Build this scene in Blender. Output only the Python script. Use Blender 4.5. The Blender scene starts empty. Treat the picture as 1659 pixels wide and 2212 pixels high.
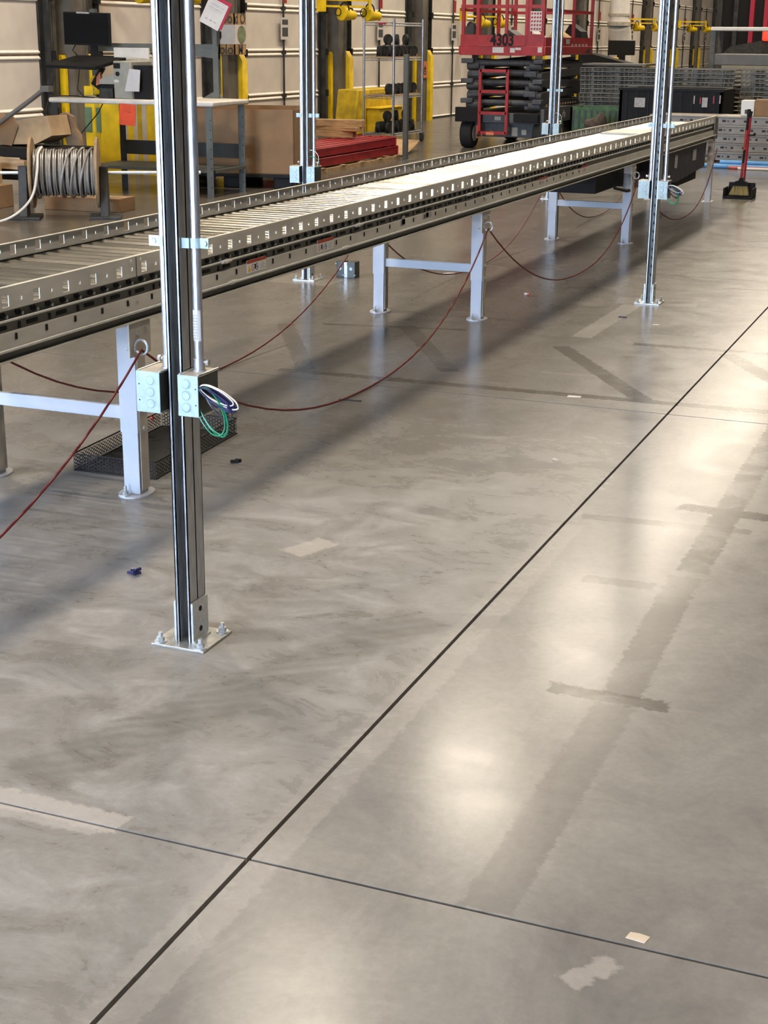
import bpy, math, random
from mathutils import Vector, Matrix

random.seed(7)
scn = bpy.context.scene
COL = scn.collection
R = math.radians

# ------------------------------------------------------------------ camera
FPX, YAW, PITCH, ROLL = 3223.9, 0.381465, 0.307866, 0.0094135
cam_d = bpy.data.cameras.new('camera')
cam = bpy.data.objects.new('camera', cam_d)
COL.objects.link(cam)
_f = Vector((-math.sin(YAW) * math.cos(PITCH), math.cos(YAW) * math.cos(PITCH), -math.sin(PITCH)))
_r0 = Vector((math.cos(YAW), math.sin(YAW), 0)); _u0 = _r0.cross(_f)
_r = _r0 * math.cos(ROLL) + _u0 * math.sin(ROLL); _u = -_r0 * math.sin(ROLL) + _u0 * math.cos(ROLL)
cam.matrix_world = Matrix(((_r.x, _u.x, -_f.x, 0), (_r.y, _u.y, -_f.y, 0), (_r.z, _u.z, -_f.z, 1.5), (0, 0, 0, 1)))
cam_d.sensor_fit = 'VERTICAL'; cam_d.sensor_height = 36.0
cam_d.lens = FPX / 2212 * 36.0
cam_d.clip_start = 0.05; cam_d.clip_end = 400
scn.camera = cam

# ------------------------------------------------------------------ world, daylight, exposure
SKY = 34.0
LAMP_W = 230.0
world = bpy.data.worlds.new('world'); scn.world = world
world.use_nodes = True
bg = world.node_tree.nodes['Background']
bg.inputs[0].default_value = (0.52, 0.70, 1.0, 1); bg.inputs[1].default_value = SKY
scn.view_settings.view_transform = 'Standard'; scn.view_settings.look = 'None'
scn.view_settings.gamma = 1.0; scn.view_settings.use_curve_mapping = False
scn.view_settings.exposure = 0.36
cy = scn.cycles
cy.use_light_tree = False; cy.adaptive_threshold = 0.035; cy.max_bounces = 3; cy.diffuse_bounces = 2; cy.glossy_bounces = 2; cy.transmission_bounces = 0; cy.transparent_max_bounces = 2
cy.caustics_reflective = False; cy.caustics_refractive = False; cy.sample_clamp_indirect = 6.0

PITCH_Y = 3.86                      # dock door pitch along the left wall
DOOR0 = 17.70
XW = -10.4                          # face of the dock wall
OPEN = (-5, -6)                     # dock doors standing open left of the camera: daylight
YN = -12.0                          # unseen wall behind the camera, its wide roll-up opening added for daylight
RX0, RX1, RZ = -7.0, -0.5, 4.2
for k in OPEN:
    ld = bpy.data.lights.new('dock_daylight', 'AREA'); ld.shape = 'RECTANGLE'
    ld.size = 2.6; ld.size_y = 3.1; ld.cycles.is_portal = True
    lo = bpy.data.objects.new('dock_daylight', ld); COL.objects.link(lo)
    lo.location = (XW - 0.05, DOOR0 + PITCH_Y * k, 1.55); lo.rotation_euler = (R(90), 0, R(-90))

ld = bpy.data.lights.new('rollup_daylight', 'AREA'); ld.shape = 'RECTANGLE'
ld.size = RX1 - RX0; ld.size_y = RZ; ld.cycles.is_portal = True
lo = bpy.data.objects.new('rollup_daylight', ld); COL.objects.link(lo)
lo.location = ((RX0 + RX1) / 2, YN - 0.02, RZ / 2); lo.rotation_euler = (R(90), 0, 0)

# ------------------------------------------------------------------ materials
MATS = {}
def nn(nt, t, **kw):
    n = nt.nodes.new(t)
    for a, b in kw.items(): setattr(n, a, b)
    return n
def mat(name, col, rough=0.5, metal=0.0, var=0.06, scale=18.0, bump=0.0, emit=None, stretch=(1, 1, 1), spec=0.5, alpha=None):
    m = bpy.data.materials.new(name); m.use_nodes = True; nt = m.node_tree
    p = nt.nodes['Principled BSDF']
    tc = nn(nt, 'ShaderNodeTexCoord'); mp = nn(nt, 'ShaderNodeMapping'); mp.inputs['Scale'].default_value = stretch
    no = nn(nt, 'ShaderNodeTexNoise'); no.inputs['Scale'].default_value = scale; no.inputs['Detail'].default_value = 2
    nt.links.new(tc.outputs['Object'], mp.inputs['Vector']); nt.links.new(mp.outputs[0], no.inputs['Vector'])
    cr = nn(nt, 'ShaderNodeValToRGB')
    a = [max(0, c * (1 - var * 2.2)) for c in col]; b = [min(1, c * (1 + var * 1.6)) for c in col]
    cr.color_ramp.elements[0].position = 0.3; cr.color_ramp.elements[1].position = 0.7
    cr.color_ramp.elements[0].color = (*a, 1); cr.color_ramp.elements[1].color = (*b, 1)
    nt.links.new(no.outputs['Fac'], cr.inputs['Fac']); nt.links.new(cr.outputs['Color'], p.inputs['Base Color'])
    mr = nn(nt, 'ShaderNodeMapRange'); mr.inputs['To Min'].default_value = max(0.02, rough * 0.8); mr.inputs['To Max'].default_value = min(1, rough * 1.25)
    nt.links.new(no.outputs['Fac'], mr.inputs['Value']); nt.links.new(mr.outputs[0], p.inputs['Roughness'])
    p.inputs['Metallic'].default_value = metal; p.inputs['Specular IOR Level'].default_value = spec
    if bump:
        bp = nn(nt, 'ShaderNodeBump'); bp.inputs['Strength'].default_value = bump; bp.inputs['Distance'].default_value = 0.004
        nt.links.new(no.outputs['Fac'], bp.inputs['Height']); nt.links.new(bp.outputs[0], p.inputs['Normal'])
    if emit:
        p.inputs['Emission Color'].default_value = (*emit[0], 1); p.inputs['Emission Strength'].default_value = emit[1]
    MATS[name] = m
    return m

mat('galv', (0.50, 0.51, 0.52), 0.34, 0.85, 0.10, 60, 0.05, stretch=(1, 1, 0.25))
mat('strut_shade', (0.20, 0.21, 0.20), 0.5, 0.4, 0.15, 40, stretch=(1, 1, 0.1))  # galv darkened for the channel inside, recess shade put into the colour
mat('zinc', (0.62, 0.64, 0.64), 0.38, 0.7, 0.06, 90)
mat('emt', (0.60, 0.60, 0.62), 0.30, 0.8, 0.06, 120, stretch=(1, 1, 0.2))
mat('plate_zinc', (0.62, 0.62, 0.58), 0.30, 0.75, 0.10, 30)
mat('boxzinc_lit', (0.47, 0.60, 0.62), 0.40, 0.0, 0.06, 40)  # zinc with the blue daylight reflection put into its colour
mat('boxzinc_shade', (0.075, 0.08, 0.072), 0.42, 0.4, 0.12, 30)  # same zinc boxes, dark tone of their shaded sides put into the colour
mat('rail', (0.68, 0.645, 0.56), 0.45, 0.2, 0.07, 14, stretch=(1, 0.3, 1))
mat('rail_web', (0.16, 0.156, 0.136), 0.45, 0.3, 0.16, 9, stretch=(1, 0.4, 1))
mat('rail_dark', (0.10, 0.10, 0.09), 0.5, 0.3, 0.2, 20)
mat('roller', (0.45, 0.41, 0.335), 0.23, 0.88, 0.12, 5, stretch=(0.6, 1, 1))
def vary(name, lo, hi):
    nt = MATS[name].node_tree; p = nt.nodes['Principled BSDF']; l = p.inputs['Base Color'].links[0]; src = l.from_socket
    oi = nn(nt, 'ShaderNodeObjectInfo'); mr = nn(nt, 'ShaderNodeMapRange'); mr.inputs['To Min'].default_value = lo; mr.inputs['To Max'].default_value = hi
    nt.links.new(oi.outputs['Random'], mr.inputs['Value']); vm = nn(nt, 'ShaderNodeVectorMath', operation='SCALE')
    nt.links.new(src, vm.inputs[0]); nt.links.new(mr.outputs[0], vm.inputs['Scale']); nt.links.new(vm.outputs[0], p.inputs['Base Color'])
vary('roller', 0.62, 1.22)
mat('pipe_white', (0.72, 0.71, 0.66), 0.35, 0.3, 0.05, 40)
mat('whitepaint', (0.50, 0.51, 0.54), 0.38, 0.0, 0.02, 12)
mat('legside', (0.55, 0.50, 0.42), 0.45, 0.2, 0.05, 20)
mat('black', (0.011, 0.010, 0.0095), 0.6, 0.0, 0.15, 30, spec=0.25)
mat('blackplastic', (0.010, 0.0095, 0.009), 0.6, 0.0, 0.2, 25, spec=0.22)
mat('rubber', (0.02, 0.02, 0.02), 0.75, 0.0, 0.2, 40)
mat('darksteel', (0.045, 0.042, 0.038), 0.55, 0.2, 0.22, 12, 0.05)
mat('liftgrey', (0.068, 0.068, 0.068), 0.45, 0.1, 0.15, 12)
mat('liftbase', (0.09, 0.09, 0.088), 0.5, 0.1, 0.12, 12)
mat('red', (0.36, 0.022, 0.022), 0.42, 0.0, 0.08, 10)
mat('redbeam', (0.34, 0.012, 0.018), 0.40, 0.0, 0.14, 8)
mat('redcord', (0.15, 0.014, 0.013), 0.55, 0.0, 0.1, 30)
mat('yellow', (0.84, 0.56, 0.006), 0.5, 0.0, 0.10, 5)
mat('yellowdull', (0.62, 0.42, 0.01), 0.55, 0.0, 0.16, 6)
mat('cream', (0.62, 0.52, 0.40), 0.6, 0.0, 0.08, 8)
mat('cardboard', (0.285, 0.165, 0.078), 0.8, 0.0, 0.08, 6)
mat('cardlight', (0.50, 0.33, 0.17), 0.8, 0.0, 0.10, 6)
mat('kraft', (0.27, 0.165, 0.085), 0.8, 0.0, 0.15, 9, 0.2)
mat('wood', (0.48, 0.32, 0.17), 0.7, 0.0, 0.16, 6, 0.15, stretch=(1, 6, 6))
mat('plywood', (0.36, 0.24, 0.13), 0.7, 0.0, 0.14, 9, 0.1)
mat('doorpanel', (0.73, 0.65, 0.555), 0.55, 0.0, 0.05, 2.2)
mat('doorrib', (0.88, 0.82, 0.72), 0.5, 0.0, 0.03, 8)  # panel colour lightened for light caught on the ribs; also the pale downpipe
mat('colgrey', (0.155, 0.135, 0.105), 0.6, 0.1, 0.14, 4)
mat('trackdark', (0.04, 0.037, 0.031), 0.5, 0.3, 0.25, 9)
mat('trackgrey', (0.10, 0.094, 0.08), 0.5, 0.3, 0.2, 9)
mat('wallpaint', (0.17, 0.16, 0.145), 0.7, 0.0, 0.04, 1.5)
mat('ceilpaint', (0.10, 0.098, 0.093), 0.7, 0.0, 0.03, 1.5)
mat('benchgrey', (0.115, 0.12, 0.102), 0.5, 0.15, 0.08, 8)
mat('benchdark', (0.04, 0.041, 0.036), 0.5, 0.15, 0.1, 8)
mat('laminate', (0.72, 0.66, 0.56), 0.4, 0.0, 0.04, 10)
mat('printer', (0.33, 0.31, 0.25), 0.5, 0.0, 0.05, 10)
mat('paper', (0.62, 0.58, 0.53), 0.8, 0.0, 0.03, 10)
mat('papergrey', (0.42, 0.40, 0.38), 0.8, 0.0, 0.1, 40)
mat('print', (0.07, 0.065, 0.06), 0.8, 0.0, 0.1, 60)
mat('parchment', (0.42, 0.25, 0.10), 0.8, 0.0, 0.22, 12)
mat('orangetag', (0.80, 0.085, 0.02), 0.6, 0.0, 0.08, 10)
mat('redframe', (0.40, 0.012, 0.04), 0.5, 0.0, 0.05, 10)
mat('sage', (0.20, 0.25, 0.13), 0.7, 0.0, 0.2, 14)
mat('greentape', (0.12, 0.20, 0.11), 0.6, 0.0, 0.08, 12)
mat('cable', (0.40, 0.37, 0.33), 0.35, 0.3, 0.05, 30)
mat('wiregreen', (0.012, 0.24, 0.11), 0.35, 0.0, 0.05, 30)
mat('wireblue', (0.010, 0.014, 0.085), 0.35, 0.0, 0.05, 30)
mat('wirewhite', (0.74, 0.68, 0.58), 0.35, 0.0, 0.03, 30)
mat('wireblack', (0.012, 0.014, 0.013), 0.35, 0.0, 0.05, 30)
mat('meshgrey', (0.15, 0.14, 0.112), 0.5, 0.1, 0.18, 10)
mat('deckplank', (0.27, 0.235, 0.195), 0.5, 0.2, 0.07, 8)
mat('deckhole', (0.03, 0.03, 0.03), 0.8, 0.0, 0.1, 10)
mat('slabgrey', (0.15, 0.14, 0.12), 0.6, 0.2, 0.08, 6)
mat('bluepipe', (0.13, 0.36, 0.68), 0.4, 0.0, 0.06, 10)
mat('redpipe', (0.55, 0.10, 0.07), 0.4, 0.0, 0.06, 10)
mat('navy', (0.018, 0.019, 0.026), 0.5, 0.0, 0.12, 8)
mat('green', (0.05, 0.115, 0.04), 0.6, 0.0, 0.18, 14)
mat('darksack', (0.07, 0.05, 0.035), 0.8, 0.0, 0.3, 14)
mat('tyre', (0.04, 0.038, 0.035), 0.7, 0.0, 0.2, 20)
mat('tan', (0.52, 0.46, 0.36), 0.6, 0.0, 0.1, 10)
mat('bristle', (0.42, 0.30, 0.10), 0.85, 0.0, 0.2, 90, 0.4, stretch=(1, 1, 0.1))
mat('broomred', (0.42, 0.035, 0.02), 0.45, 0.0, 0.1, 10)
mat('signred', (0.42, 0.06, 0.025), 0.5, 0.0, 0.05, 20)
mat('decalwhite', (0.85, 0.82, 0.76), 0.5, 0.0, 0.02, 20)
mat('decalyellow', (0.75, 0.50, 0.05), 0.5, 0.0, 0.03, 20)
mat('decalblue', (0.05, 0.08, 0.30), 0.5, 0.0, 0.03, 20)
mat('orange', (0.65, 0.20, 0.09), 0.5, 0.0, 0.05, 20)
mat('screen', (0.005, 0.005, 0.005), 0.5, 0.0, 0.1, 5, spec=0.15)
mat('joint', (0.045, 0.028, 0.02), 0.85, 0.0, 0.3, 30)
mat('redglow', (0.8, 0.05, 0.03), 0.4, 0.0, 0.02, 5, emit=((1.0, 0.06, 0.03), 0.7))
mat('mirrorwhite', (0.74, 0.70, 0.62), 0.4, 0.0, 0.02, 5)

def concrete():
    m = bpy.data.materials.new('concrete'); m.use_nodes = True; nt = m.node_tree; L = nt.links.new
    p = nt.nodes['Principled BSDF']
    geo = nn(nt, 'ShaderNodeNewGeometry'); pos = geo.outputs['Position']
    sep = nn(nt, 'ShaderNodeSeparateXYZ'); L(pos, sep.inputs[0])
    def math_(op, a, b=None, c=None, clamp=False):
        n = nn(nt, 'ShaderNodeMath', operation=op); n.use_clamp = clamp
        for i, v in enumerate((a, b, c)):
            if v is None: continue
            if isinstance(v, (int, float)): n.inputs[i].default_value = v
            else: L(v, n.inputs[i])
        return n.outputs[0]
    def noise(scale, detail=6, rough=0.6, st=(1, 1, 1), dist=0.0, rot=0.0):
        mp = nn(nt, 'ShaderNodeMapping'); mp.inputs['Scale'].default_value = st; mp.inputs['Rotation'].default_value = (0, 0, rot); L(pos, mp.inputs[0])
        n = nn(nt, 'ShaderNodeTexNoise'); n.inputs['Scale'].default_value = scale; n.inputs['Detail'].default_value = detail
        n.inputs['Roughness'].default_value = rough; n.inputs['Distortion'].default_value = dist; L(mp.outputs[0], n.inputs['Vector'])
        return n.outputs['Fac']
    def smooth(v, a, b, lo=0.0, hi=1.0):
        n = nn(nt, 'ShaderNodeMapRange', interpolation_type='SMOOTHSTEP')
        n.inputs['From Min'].default_value = a; n.inputs['From Max'].default_value = b
        n.inputs['To Min'].default_value = lo; n.inputs['To Max'].default_value = hi; L(v, n.inputs['Value']); return n.outputs[0]
    n_big = noise(0.55, 2, 0.55, dist=0.6)
    n_mid = noise(3.2, 6, 0.68, dist=0.9)
    n_scuff = noise(2.2, 6, 0.74, st=(1.8, 0.9, 1), dist=0.9, rot=0.5)
    n_scuff2 = noise(4.0, 6, 0.75, st=(1.0, 1.5, 1), dist=0.7, rot=-0.4)
    n_fine = noise(46, 3, 0.7)
    n_edge = noise(34, 3, 0.7)
    cr = nn(nt, 'ShaderNodeValToRGB'); e = cr.color_ramp.elements
    e[0].position = 0.30; e[0].color = (0.140, 0.131, 0.118, 1)
    e[1].position = 0.74; e[1].color = (0.330, 0.316, 0.294, 1)
    x = e.new(0.5); x.color = (0.232, 0.219, 0.200, 1)
    v = math_('ADD', math_('MULTIPLY', n_big, 0.30), math_('MULTIPLY', n_mid, 0.34))
    v = math_('ADD', v, math_('MULTIPLY', n_scuff, 0.36))
    L(v, cr.inputs[0]); col = cr.outputs[0]
    def mix(c, fac, rgb, blend='MIX'):
        n = nn(nt, 'ShaderNodeMix', data_type='RGBA', blend_type=blend)
        L(fac, n.inputs[0]); L(c, n.inputs[6])
        if isinstance(rgb, tuple): n.inputs[7].default_value = (*rgb, 1)
        else: L(rgb, n.inputs[7])
        return n.outputs[2]
    # dusty pale scuffs, densest left of the long joint
    leftness = math_('MULTIPLY', smooth(sep.outputs[0], -1.0, -1.35), smooth(sep.outputs[1], 6.5, 4.0))
    sc = math_('MULTIPLY', smooth(n_scuff2, 0.36, 0.80), math_('MULTIPLY_ADD', leftness, 0.66, 0.05))
    col = mix(col, sc, (0.415, 0.405, 0.395))
    # darker brown towards the docks, and patchily darker beside the conveyor
    dock_tone = math_('MULTIPLY', smooth(sep.outputs[0], -3.6, -5.2), 0.62)
    col = mix(col, dock_tone, (0.075, 0.062, 0.047))
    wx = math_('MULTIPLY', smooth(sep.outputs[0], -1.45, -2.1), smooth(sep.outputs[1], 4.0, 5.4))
    conv_tone = math_('MULTIPLY', wx, smooth(n_scuff, 0.30, 0.62, 0.35, 0.70))
    col = mix(col, conv_tone, (0.105, 0.092, 0.074))
    sd = math_('MULTIPLY', smooth(n_scuff, 0.52, 0.72), math_('MULTIPLY_ADD', leftness, 0.12, 0.03))
    col = mix(col, sd, (0.095, 0.083, 0.066))
    def rect(ax, ay, bx, by, hw, soft=0.006, rag=0.012):
        cx, cy = (ax + bx) / 2, (ay + by) / 2; hl = math.hypot(bx - ax, by - ay) / 2; an = math.atan2(by - ay, bx - ax)
        mp = nn(nt, 'ShaderNodeMapping', vector_type='TEXTURE'); mp.inputs['Location'].default_value = (cx, cy, 0); mp.inputs['Rotation'].default_value = (0, 0, an)
        L(pos, mp.inputs[0]); s = nn(nt, 'ShaderNodeSeparateXYZ'); L(mp.outputs[0], s.inputs[0])
        du = math_('SUBTRACT', math_('ABSOLUTE', s.outputs[0]), hl); dv = math_('SUBTRACT', math_('ABSOLUTE', s.outputs[1]), hw)
        d = math_('ADD', math_('MAXIMUM', du, dv), math_('MULTIPLY', math_('SUBTRACT', n_edge, 0.5), rag * 4))
        return smooth(d, soft, -soft)
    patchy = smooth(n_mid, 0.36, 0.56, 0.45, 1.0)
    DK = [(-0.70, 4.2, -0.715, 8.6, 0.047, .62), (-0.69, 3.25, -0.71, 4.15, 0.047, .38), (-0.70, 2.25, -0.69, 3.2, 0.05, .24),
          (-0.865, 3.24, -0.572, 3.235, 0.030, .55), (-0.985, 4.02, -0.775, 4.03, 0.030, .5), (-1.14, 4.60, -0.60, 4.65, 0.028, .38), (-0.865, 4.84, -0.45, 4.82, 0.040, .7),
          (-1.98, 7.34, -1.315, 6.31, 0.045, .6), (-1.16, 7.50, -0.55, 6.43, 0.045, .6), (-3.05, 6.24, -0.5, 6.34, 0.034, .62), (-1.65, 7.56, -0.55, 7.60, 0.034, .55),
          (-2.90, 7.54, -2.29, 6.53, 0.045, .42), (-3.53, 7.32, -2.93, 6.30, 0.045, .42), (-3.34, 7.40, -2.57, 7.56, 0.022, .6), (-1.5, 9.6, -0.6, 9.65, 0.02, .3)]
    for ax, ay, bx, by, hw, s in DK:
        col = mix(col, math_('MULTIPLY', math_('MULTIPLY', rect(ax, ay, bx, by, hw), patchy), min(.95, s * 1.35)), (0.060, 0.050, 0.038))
    LT = [(-1.945, 7.62, -1.925, 8.75, 0.055, .34), (-2.05, 8.86, -1.58, 8.92, 0.12, .16), (-1.86, 3.88, -1.80, 4.03, 0.045, .75), (-1.85, 2.265, -1.46, 2.262, 0.036, .75), (-1.80, 2.22, -1.50, 2.222, 0.02, .5),
          (-0.505, 2.10, -0.445, 2.185, 0.022, .6), (-1.155, -2, -1.155, 4.5, 0.050, .26), (-4.3, 8.8, -3.85, 8.8, 0.2, .25), (-1.9, 6.7, -1.62, 6.72, 0.02, .1)]
    for ax, ay, bx, by, hw, s in LT:
        col = mix(col, math_('MULTIPLY', rect(ax, ay, bx, by, hw), s), (0.44, 0.405, 0.365))
    # tyre tracks curving in from the left
    wv = nn(nt, 'ShaderNodeTexWave', wave_type='BANDS', bands_direction='X'); wv.inputs['Scale'].default_value = 7; wv.inputs['Distortion'].default_value = 3.5
    mpw = nn(nt, 'ShaderNodeMapping'); mpw.inputs['Rotation'].default_value = (0, 0, 0.9); L(pos, mpw.inputs[0]); L(mpw.outputs[0], wv.inputs[0])
    tr = math_('MULTIPLY', rect(-1.75, 2.35, -1.30, 3.55, 0.085, 0.02, 0.02), math_('MULTIPLY_ADD', wv.outputs['Fac'], 0.16, 0.24))
    col = mix(col, tr, (0.10, 0.09, 0.07))
    fine = math_('MULTIPLY_ADD', n_fine, 0.30, 0.85)
    cb = nn(nt, 'ShaderNodeCombineColor'); [L(fine, cb.inputs[i]) for i in range(3)]
    one = nn(nt, 'ShaderNodeValue'); one.outputs[0].default_value = 1.0
    col = mix(col, one.outputs[0], cb.outputs[0], 'MULTIPLY')
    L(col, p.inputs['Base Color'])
    rg = math_('ADD', math_('MULTIPLY', n_mid, 0.16), math_('MULTIPLY_ADD', leftness, 0.05, 0.135))
    rg = math_('ADD', rg, math_('MULTIPLY', sc, 0.35))
    L(rg, p.inputs['Roughness']); p.inputs['Specular IOR Level'].default_value = 0.19
    bp = nn(nt, 'ShaderNodeBump'); bp.inputs['Strength'].default_value = 0.06; bp.inputs['Distance'].default_value = 0.004
    L(n_mid, bp.inputs['Height']); L(bp.outputs[0], p.inputs['Normal'])
    MATS['concrete'] = m
concrete()

# ------------------------------------------------------------------ helpers
ORG = {}
def V(*a): return Vector(a)
class MB:
    """collects geometry in world coordinates; build() links it as ONE mesh object"""
    def __init__(s): s.v = []; s.f = []; s.m = []; s.k = 0
    def mi(s, k): s.k = k; return s
    def add(s, vs, fs):
        o = len(s.v); s.v += [tuple(x) for x in vs]; s.f += [tuple(i + o for i in f) for f in fs]; s.m += [s.k] * len(fs); return s
    def box(s, x0, x1, y0, y1, z0, z1, M=None):
        vs = [V(x, y, z) for z in (z0, z1) for y in (y0, y1) for x in (x0, x1)]
        if M: vs = [M @ v for v in vs]
        return s.add(vs, [(0, 2, 3, 1), (4, 5, 7, 6), (0, 1, 5, 4), (2, 6, 7, 3), (0, 4, 6, 2), (1, 3, 7, 5)])
    def cbox(s, c, size, rz=0, rx=0, ry=0):
        M = Matrix.Translation(c) @ Matrix.Rotation(rz, 4, 'Z') @ Matrix.Rotation(ry, 4, 'Y') @ Matrix.Rotation(rx, 4, 'X')
        a, b, c2 = size[0] / 2, size[1] / 2, size[2] / 2
        return s.box(-a, a, -b, b, -c2, c2, M)
    def cyl(s, p0, p1, r0, r1=None, n=12, cap=True):
        r1 = r0 if r1 is None else r1
        p0 = Vector(p0); p1 = Vector(p1); d = (p1 - p0).normalized()
        a = d.cross(V(0, 0, 1)) if abs(d.z) < 0.95 else d.cross(V(1, 0, 0)); a.normalize(); b = d.cross(a)
        vs = []
        for p, r in ((p0, r0), (p1, r1)):
            for i in range(n):
                t = 2 * math.pi * i / n; vs.append(p + a * math.cos(t) * r + b * math.sin(t) * r)
        fs = [(i, (i + 1) % n, n + (i + 1) % n, n + i) for i in range(n)]
        if cap: fs += [tuple(range(n - 1, -1, -1)), tuple(range(n, 2 * n))]
        return s.add(vs, fs)
    def pipe(s, p0, p1, r0, r1, n=20):                       # hollow tube
        p0 = Vector(p0); p1 = Vector(p1); d = (p1 - p0).normalized()
        a = d.cross(V(0, 0, 1)) if abs(d.z) < 0.95 else d.cross(V(1, 0, 0)); a.normalize(); b = d.cross(a); vs = []
        for p in (p0, p1):
            for r in (r0, r1):
                for i in range(n):
                    t = 2 * math.pi * i / n; vs.append(p + a * math.cos(t) * r + b * math.sin(t) * r)
        fs = []
        for i in range(n):
            j = (i + 1) % n
            fs += [(i, j, 2 * n + j, 2 * n + i), (n + j, n + i, 3 * n + i, 3 * n + j), (j, i, n + i, n + j), (2 * n + i, 2 * n + j, 3 * n + j, 3 * n + i)]
        return s.add(vs, fs)
    def tube(s, pts, r, n=7, cap=True):
        pts = [Vector(p) for p in pts]; vs = []; fs = []; prev = None
        for i, p in enumerate(pts):
            d = (pts[min(i + 1, len(pts) - 1)] - pts[max(i - 1, 0)]).normalized()
            if prev is None: a = d.cross(V(0.13, 0.31, 0.94)).normalized()
            else: a = (prev - d * prev.dot(d)).normalized()
            prev = a; b = d.cross(a)
            for k in range(n):
                t = 2 * math.pi * k / n; vs.append(p + a * math.cos(t) * r + b * math.sin(t) * r)
        for i in range(len(pts) - 1):
            for k in range(n): fs.append((i * n + k, i * n + (k + 1) % n, (i + 1) * n + (k + 1) % n, (i + 1) * n + k))
        if cap: fs += [tuple(range(n - 1, -1, -1)), tuple(range((len(pts) - 1) * n, len(pts) * n))]
        return s.add(vs, fs)
    def prism(s, poly, off):
        poly = [Vector(p) for p in poly]; off = Vector(off); n = len(poly)
        vs = poly + [p + off for p in poly]
        fs = [tuple(range(n - 1, -1, -1)), tuple(range(n, 2 * n))] + [(i, (i + 1) % n, n + (i + 1) % n, n + i) for i in range(n)]
        return s.add(vs, fs)
    def torus(s, c, u, w, Rr, r, N=20, n=8, a0=0, a1=2 * math.pi):
        c = Vector(c); u = Vector(u).normalized(); w = Vector(w).normalized()
        pts = [c + (u * math.cos(a0 + (a1 - a0) * i / N) + w * math.sin(a0 + (a1 - a0) * i / N)) * Rr for i in range(N + 1)]
        return s.tube(pts, r, n)
    def sphere(s, c, r, n=10, sz=1.0):
        c = Vector(c); vs = []; fs = []
        for i in range(n + 1):
            th = math.pi * i / n
            for k in range(n): vs.append(c + V(math.sin(th) * math.cos(2 * math.pi * k / n), math.sin(th) * math.sin(2 * math.pi * k / n), math.cos(th) * sz) * r)
        for i in range(n):
            for k in range(n): fs.append((i * n + k, (i + 1) * n + k, (i + 1) * n + (k + 1) % n, i * n + (k + 1) % n))
        return s.add(vs, fs)
    def mesh(s, name, mats, off=(0, 0, 0), ang=38):
        me = bpy.data.meshes.new(name)
        ox, oy, oz = off
        me.from_pydata([(x - ox, y - oy, z - oz) for x, y, z in s.v], [], s.f)
        if isinstance(mats, str): mats = [mats]
        for m in mats: me.materials.append(MATS[m])
        me.polygons.foreach_set('material_index', s.m); me.polygons.foreach_set('use_smooth', [True] * len(s.f))
        me.update(); me.set_sharp_from_angle(angle=R(ang))
        return me
    def build(s, name, mats, parent=None, loc=None, bevel=0, local=False):
        off = (0, 0, 0)
        if parent is not None and not local: off = ORG.get(parent.name, (0, 0, 0))
        if parent is None and loc is not None and not local: off = loc
        me = s.mesh(name, mats, off)
        o = bpy.data.objects.new(name, me); COL.objects.link(o)
        if parent is not None: o.parent = parent; ORG[o.name] = ORG.get(parent.name, (0, 0, 0))
        elif loc is not None: o.location = loc; ORG[o.name] = tuple(loc)
        else: ORG[o.name] = (0, 0, 0)
        if bevel:
            b = o.modifiers.new('bevel', 'BEVEL'); b.width = bevel; b.segments = 2; b.limit_method = 'ANGLE'; b.angle_limit = R(50)
        return o
def tag(o, label=None, cat=None, group=None, kind=None):
    if label: o['label'] = label
    if cat: o['category'] = cat
    if group: o['group'] = group
    if kind: o['kind'] = kind
    return o
def thing(name, label, cat, loc=(0, 0, 0), rz=0, group=None):
    o = bpy.data.objects.new(name, None); COL.objects.link(o); o.location = loc; o.rotation_euler = (0, 0, rz)
    o.empty_display_size = 0.1; ORG[o.name] = tuple(loc)
    return tag(o, label, cat, group)
def struct(name, loc=(0, 0, 0)):
    o = bpy.data.objects.new(name, None); COL.objects.link(o); o.location = loc; ORG[o.name] = tuple(loc); o['kind'] = 'structure'; return o
def inst(name, me, parent, loc, rot=(0, 0, 0), local=False):
    o = bpy.data.objects.new(name, me); COL.objects.link(o); o.parent = parent
    g = ORG.get(parent.name, (0, 0, 0)) if parent is not None and not local else (0, 0, 0)
    o.location = (loc[0] - g[0], loc[1] - g[1], loc[2] - g[2]); o.rotation_euler = rot; return o
def single(name, mb, mats, label, cat, loc, group=None, bevel=0):
    return tag(mb.build(name, mats, None, loc, bevel), label, cat, group)
def kids(o): return [c for c in bpy.data.objects if c.parent == o]
def dup(o, loc, label=None, rz=None, parent=None):
    c = o.copy(); COL.objects.link(c)
    if parent is not None: c.parent = parent
    else:
        c.location = loc; ORG[c.name] = tuple(loc)
        if rz is not None: c.rotation_euler = (0, 0, rz)
        if label: c['label'] = label
    for ch in kids(o): dup(ch, None, parent=c)
    return c
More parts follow.
